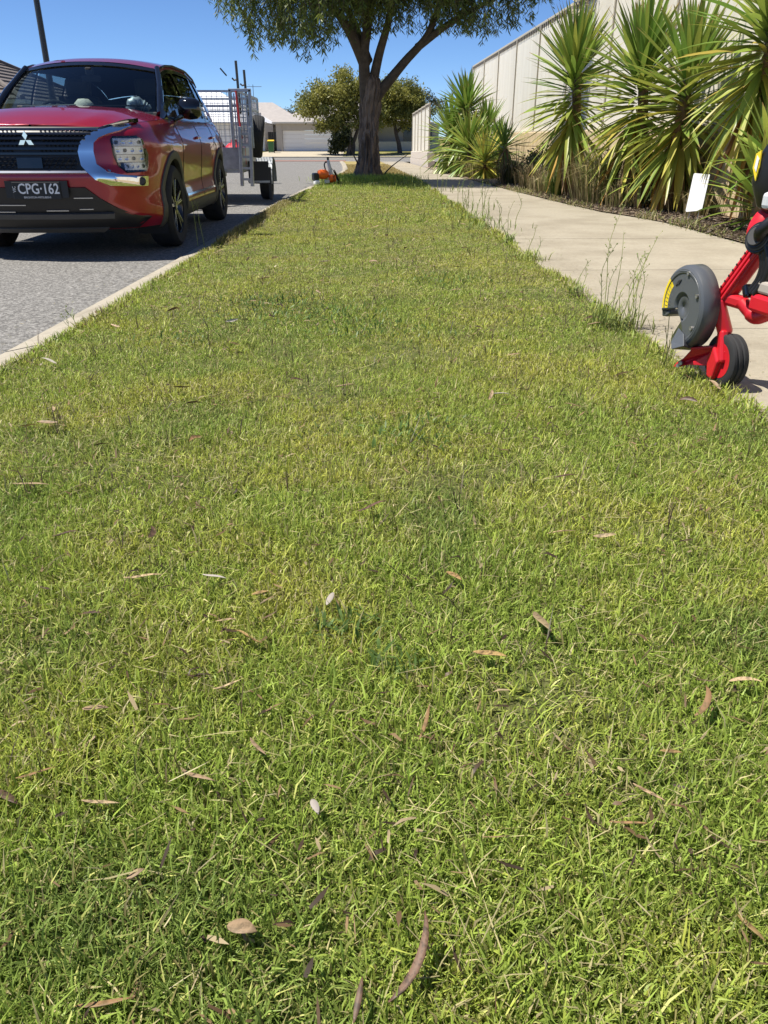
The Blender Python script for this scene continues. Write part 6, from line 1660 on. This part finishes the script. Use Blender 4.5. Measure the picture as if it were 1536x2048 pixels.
LEAVES = [(0.358, 1.354, -1.46, 0.095, 0.022, 0.4, 0.5, 'paleleaf', 'pale tan leaf lying steeply, upper right of the orange leaf'),
          (0.21, 1.219, -0.47, 0.068, 0.021, 0.3, 0.3, 'dryleaf', 'orange brown leaf just below the pale tan one'),
          (0.567, 1.024, 0.9, 0.08, 0.013, 0.5, 1.2, 'dryleaf', 'curled red brown leaf near the right picture edge'),
          (-0.178, 0.654, -0.35, 0.041, 0.026, 0.3, 0.2, 'paleleaf', 'broad pinkish tan leaf in the lower left of the lawn'),
          (0.022, 0.551, 1.05, 0.121, 0.013, 0.2, 1.1, 'darkleaf', 'longest dark brown crescent leaf in the closest grass'),
          (-0.018, 0.529, 1.36, 0.051, 0.009, 0.2, 0.1, 'darkleaf', 'narrow brown leaf pointing up beside the dark crescent leaf'),
          (0.088, 0.98, 1.28, 0.087, 0.008, 0.3, 0.3, 'dryleaf', 'thin brown leaf standing upright in mid lawn'),
          (-0.494, 1.074, -0.16, 0.05, 0.016, 0.4, 0.3, 'paleleaf', 'pale leaf in the left lawn beside a bent straw'),
          (-0.275, 1.121, 0.31, 0.053, 0.007, 0.2, 0.6, 'paleleaf', 'thin tan curved leaf left of the clover patch'),
          (-0.545, 1.522, -0.03, 0.09, 0.014, 0.4, 0.5, 'paleleaf', 'long pale curled leaf in the left lawn with shaded underside'),
          (-0.368, 1.531, -0.48, 0.067, 0.011, 0.3, 0.2, 'whiteleaf', 'grey leaf right of the long pale curled one'),
          (-0.08, 1.393, 1.3, 0.049, 0.016, 0.2, 0.2, 'whiteleaf', 'bleached white scrap of leaf in mid lawn'),
          (-0.245, 1.44, 0.31, 0.038, 0.015, 0.2, 0.2, 'dryleaf', 'small red brown leaf left of the white scrap'),
          (0.19, 1.527, -1.03, 0.055, 0.02, 0.3, 0.2, 'dryleaf', 'rust coloured small leaf right of centre'),
          (-0.014, 1.852, 0.17, 0.081, 0.018, 0.6, 0.5, 'darkleaf', 'dark curled leaf in the middle of the mown lawn'),
          (-0.778, 1.73, -0.03, 0.069, 0.015, 0.4, 0.4, 'darkleaf', 'dark brown leaf at the left edge of the lawn'),
          (-1.01, 2.065, -0.15, 0.114, 0.015, 0.2, 0.2, 'paleleaf', 'long straw pale leaf at the far left edge'),
          (-0.589, 1.38, -0.31, 0.047, 0.013, 0.4, 0.4, 'darkleaf', 'dark small leaf left above the tan leaf'),
          (-0.305, 1.34, -0.18, 0.043, 0.01, 0.3, 0.2, 'paleleaf', 'pale leaf above the thin tan curved leaf'),
          (0.411, 0.874, -0.81, 0.053, 0.008, 0.2, 0.3, 'paleleaf', 'long tan leaf in the lower right lawn'),
          (0.478, 0.943, -0.29, 0.034, 0.01, 0.3, 0.3, 'dryleaf', 'brown leaf lying in the right lawn above the long tan leaf'),
          (-0.192, 0.993, -1.03, 0.062, 0.008, 0.2, 0.4, 'paleleaf', 'narrow pale leaf left of centre in the near lawn'),
          (-0.082, 0.857, -1.25, 0.034, 0.014, 0.1, 0.1, 'whiteleaf', 'bleached pale leaf tip in the lower middle lawn'),
          (-0.293, 0.928, -0.62, 0.076, 0.01, 0.5, 0.7, 'paleleaf', 'twisted pale leaf in the lower left lawn'),
          (-0.547, 0.913, 0.37, 0.063, 0.007, 0.2, 0.3, 'dryleaf', 'twiggy brown leaf at the lower left edge'),
          (-0.429, 0.866, -0.24, 0.065, 0.008, 0.2, 0.3, 'paleleaf', 'thin tan leaf under the twiggy brown one'),
          (-0.561, 0.89, -0.67, 0.053, 0.015, 0.4, 0.3, 'darkleaf', 'dark leaf cut by the left picture edge'),
          (0.353, 0.802, -0.21, 0.055, 0.006, 0.2, 0.2, 'dryleaf', 'thin brown leaf below the long tan leaf'),
          (-0.324, 0.726, 0.42, 0.025, 0.013, 0.5, 0.3, 'paleleaf', 'ragged tan leaf in the lower left corner area'),
          (0.473, 0.649, -1.15, 0.043, 0.009, 0.2, 0.2, 'dryleaf', 'orange brown leaf at the lower right corner'),
          (-0.339, 0.558, 0.06, 0.067, 0.008, 0.2, 0.4, 'dryleaf', 'long brown leaf at the bottom left corner'),
          (0.501, 2.891, -0.33, 0.078, 0.015, 0.3, 0.2, 'whiteleaf', 'pale leaf on the far lawn in line with the edger wheel'),
          (-0.105, 3.0, -0.03, 0.08, 0.019, 0.3, 0.2, 'paleleaf', 'pale leaf on the far lawn under the seed stalks'),
          (0.56, 2.061, -0.03, 0.066, 0.014, 0.3, 0.2, 'darkleaf', 'dark leaf in the right part of the lawn below the edger'),
          (-0.722, 5.636, -0.03, 0.106, 0.035, 0.3, 0.2, 'paleleaf', 'tan leaf on the far lawn in front of the car'),
          (1.211, 4.102, -0.03, 0.08, 0.027, 0.4, 0.2, 'paleleaf', 'tan folded leaf at the foot of the tall weeds')]
for a in LEAVES: fallen(*a)
proto = [leaf_mesh(0.06, 0.014, c, s, M[m]) for m, c, s in (('dryleaf', 0.5, 0.6), ('darkleaf', 0.3, 1.0), ('paleleaf', 0.6, 0.3), ('paleleaf', 0.2, -0.7), ('whiteleaf', 0.3, 0.4), ('dryleaf', 0.8, -0.4))]
words_ = {}
xs, ys_ = sample_lawn(110, 1.0, 15.0, 0.25)
for x, y in zip(xs, ys_):
    i = random.choice((0, 1, 1, 1, 2, 2, 3, 3, 4, 5))
    o = bpy.data.objects.new('fallen_leaf', proto[i]); link(o); s = random.uniform(0.75, 1.3) * (1 + 0.03 * y)
    o.location = (x, y, random.uniform(0.016, 0.03)); o.rotation_euler = (random.gauss(0, 0.5), random.gauss(0, 0.15), random.uniform(0, 6.28)); o.scale = (s, s, s)
    kind_ = ('rust brown', 'dark brown', 'tan', 'tan', 'bleached grey', 'rust brown')[i]
    zone_ = 'close' if y < 2.2 else ('middle' if y < 5.5 else 'far'); side_ = 'kerb' if x < 0 else 'path'
    tag(o, f'small {kind_} dry leaf on the {zone_} stretch of the lawn towards the {side_}', 'leaf', f'small {kind_} dry leaves on the {zone_} lawn towards the {side_}')
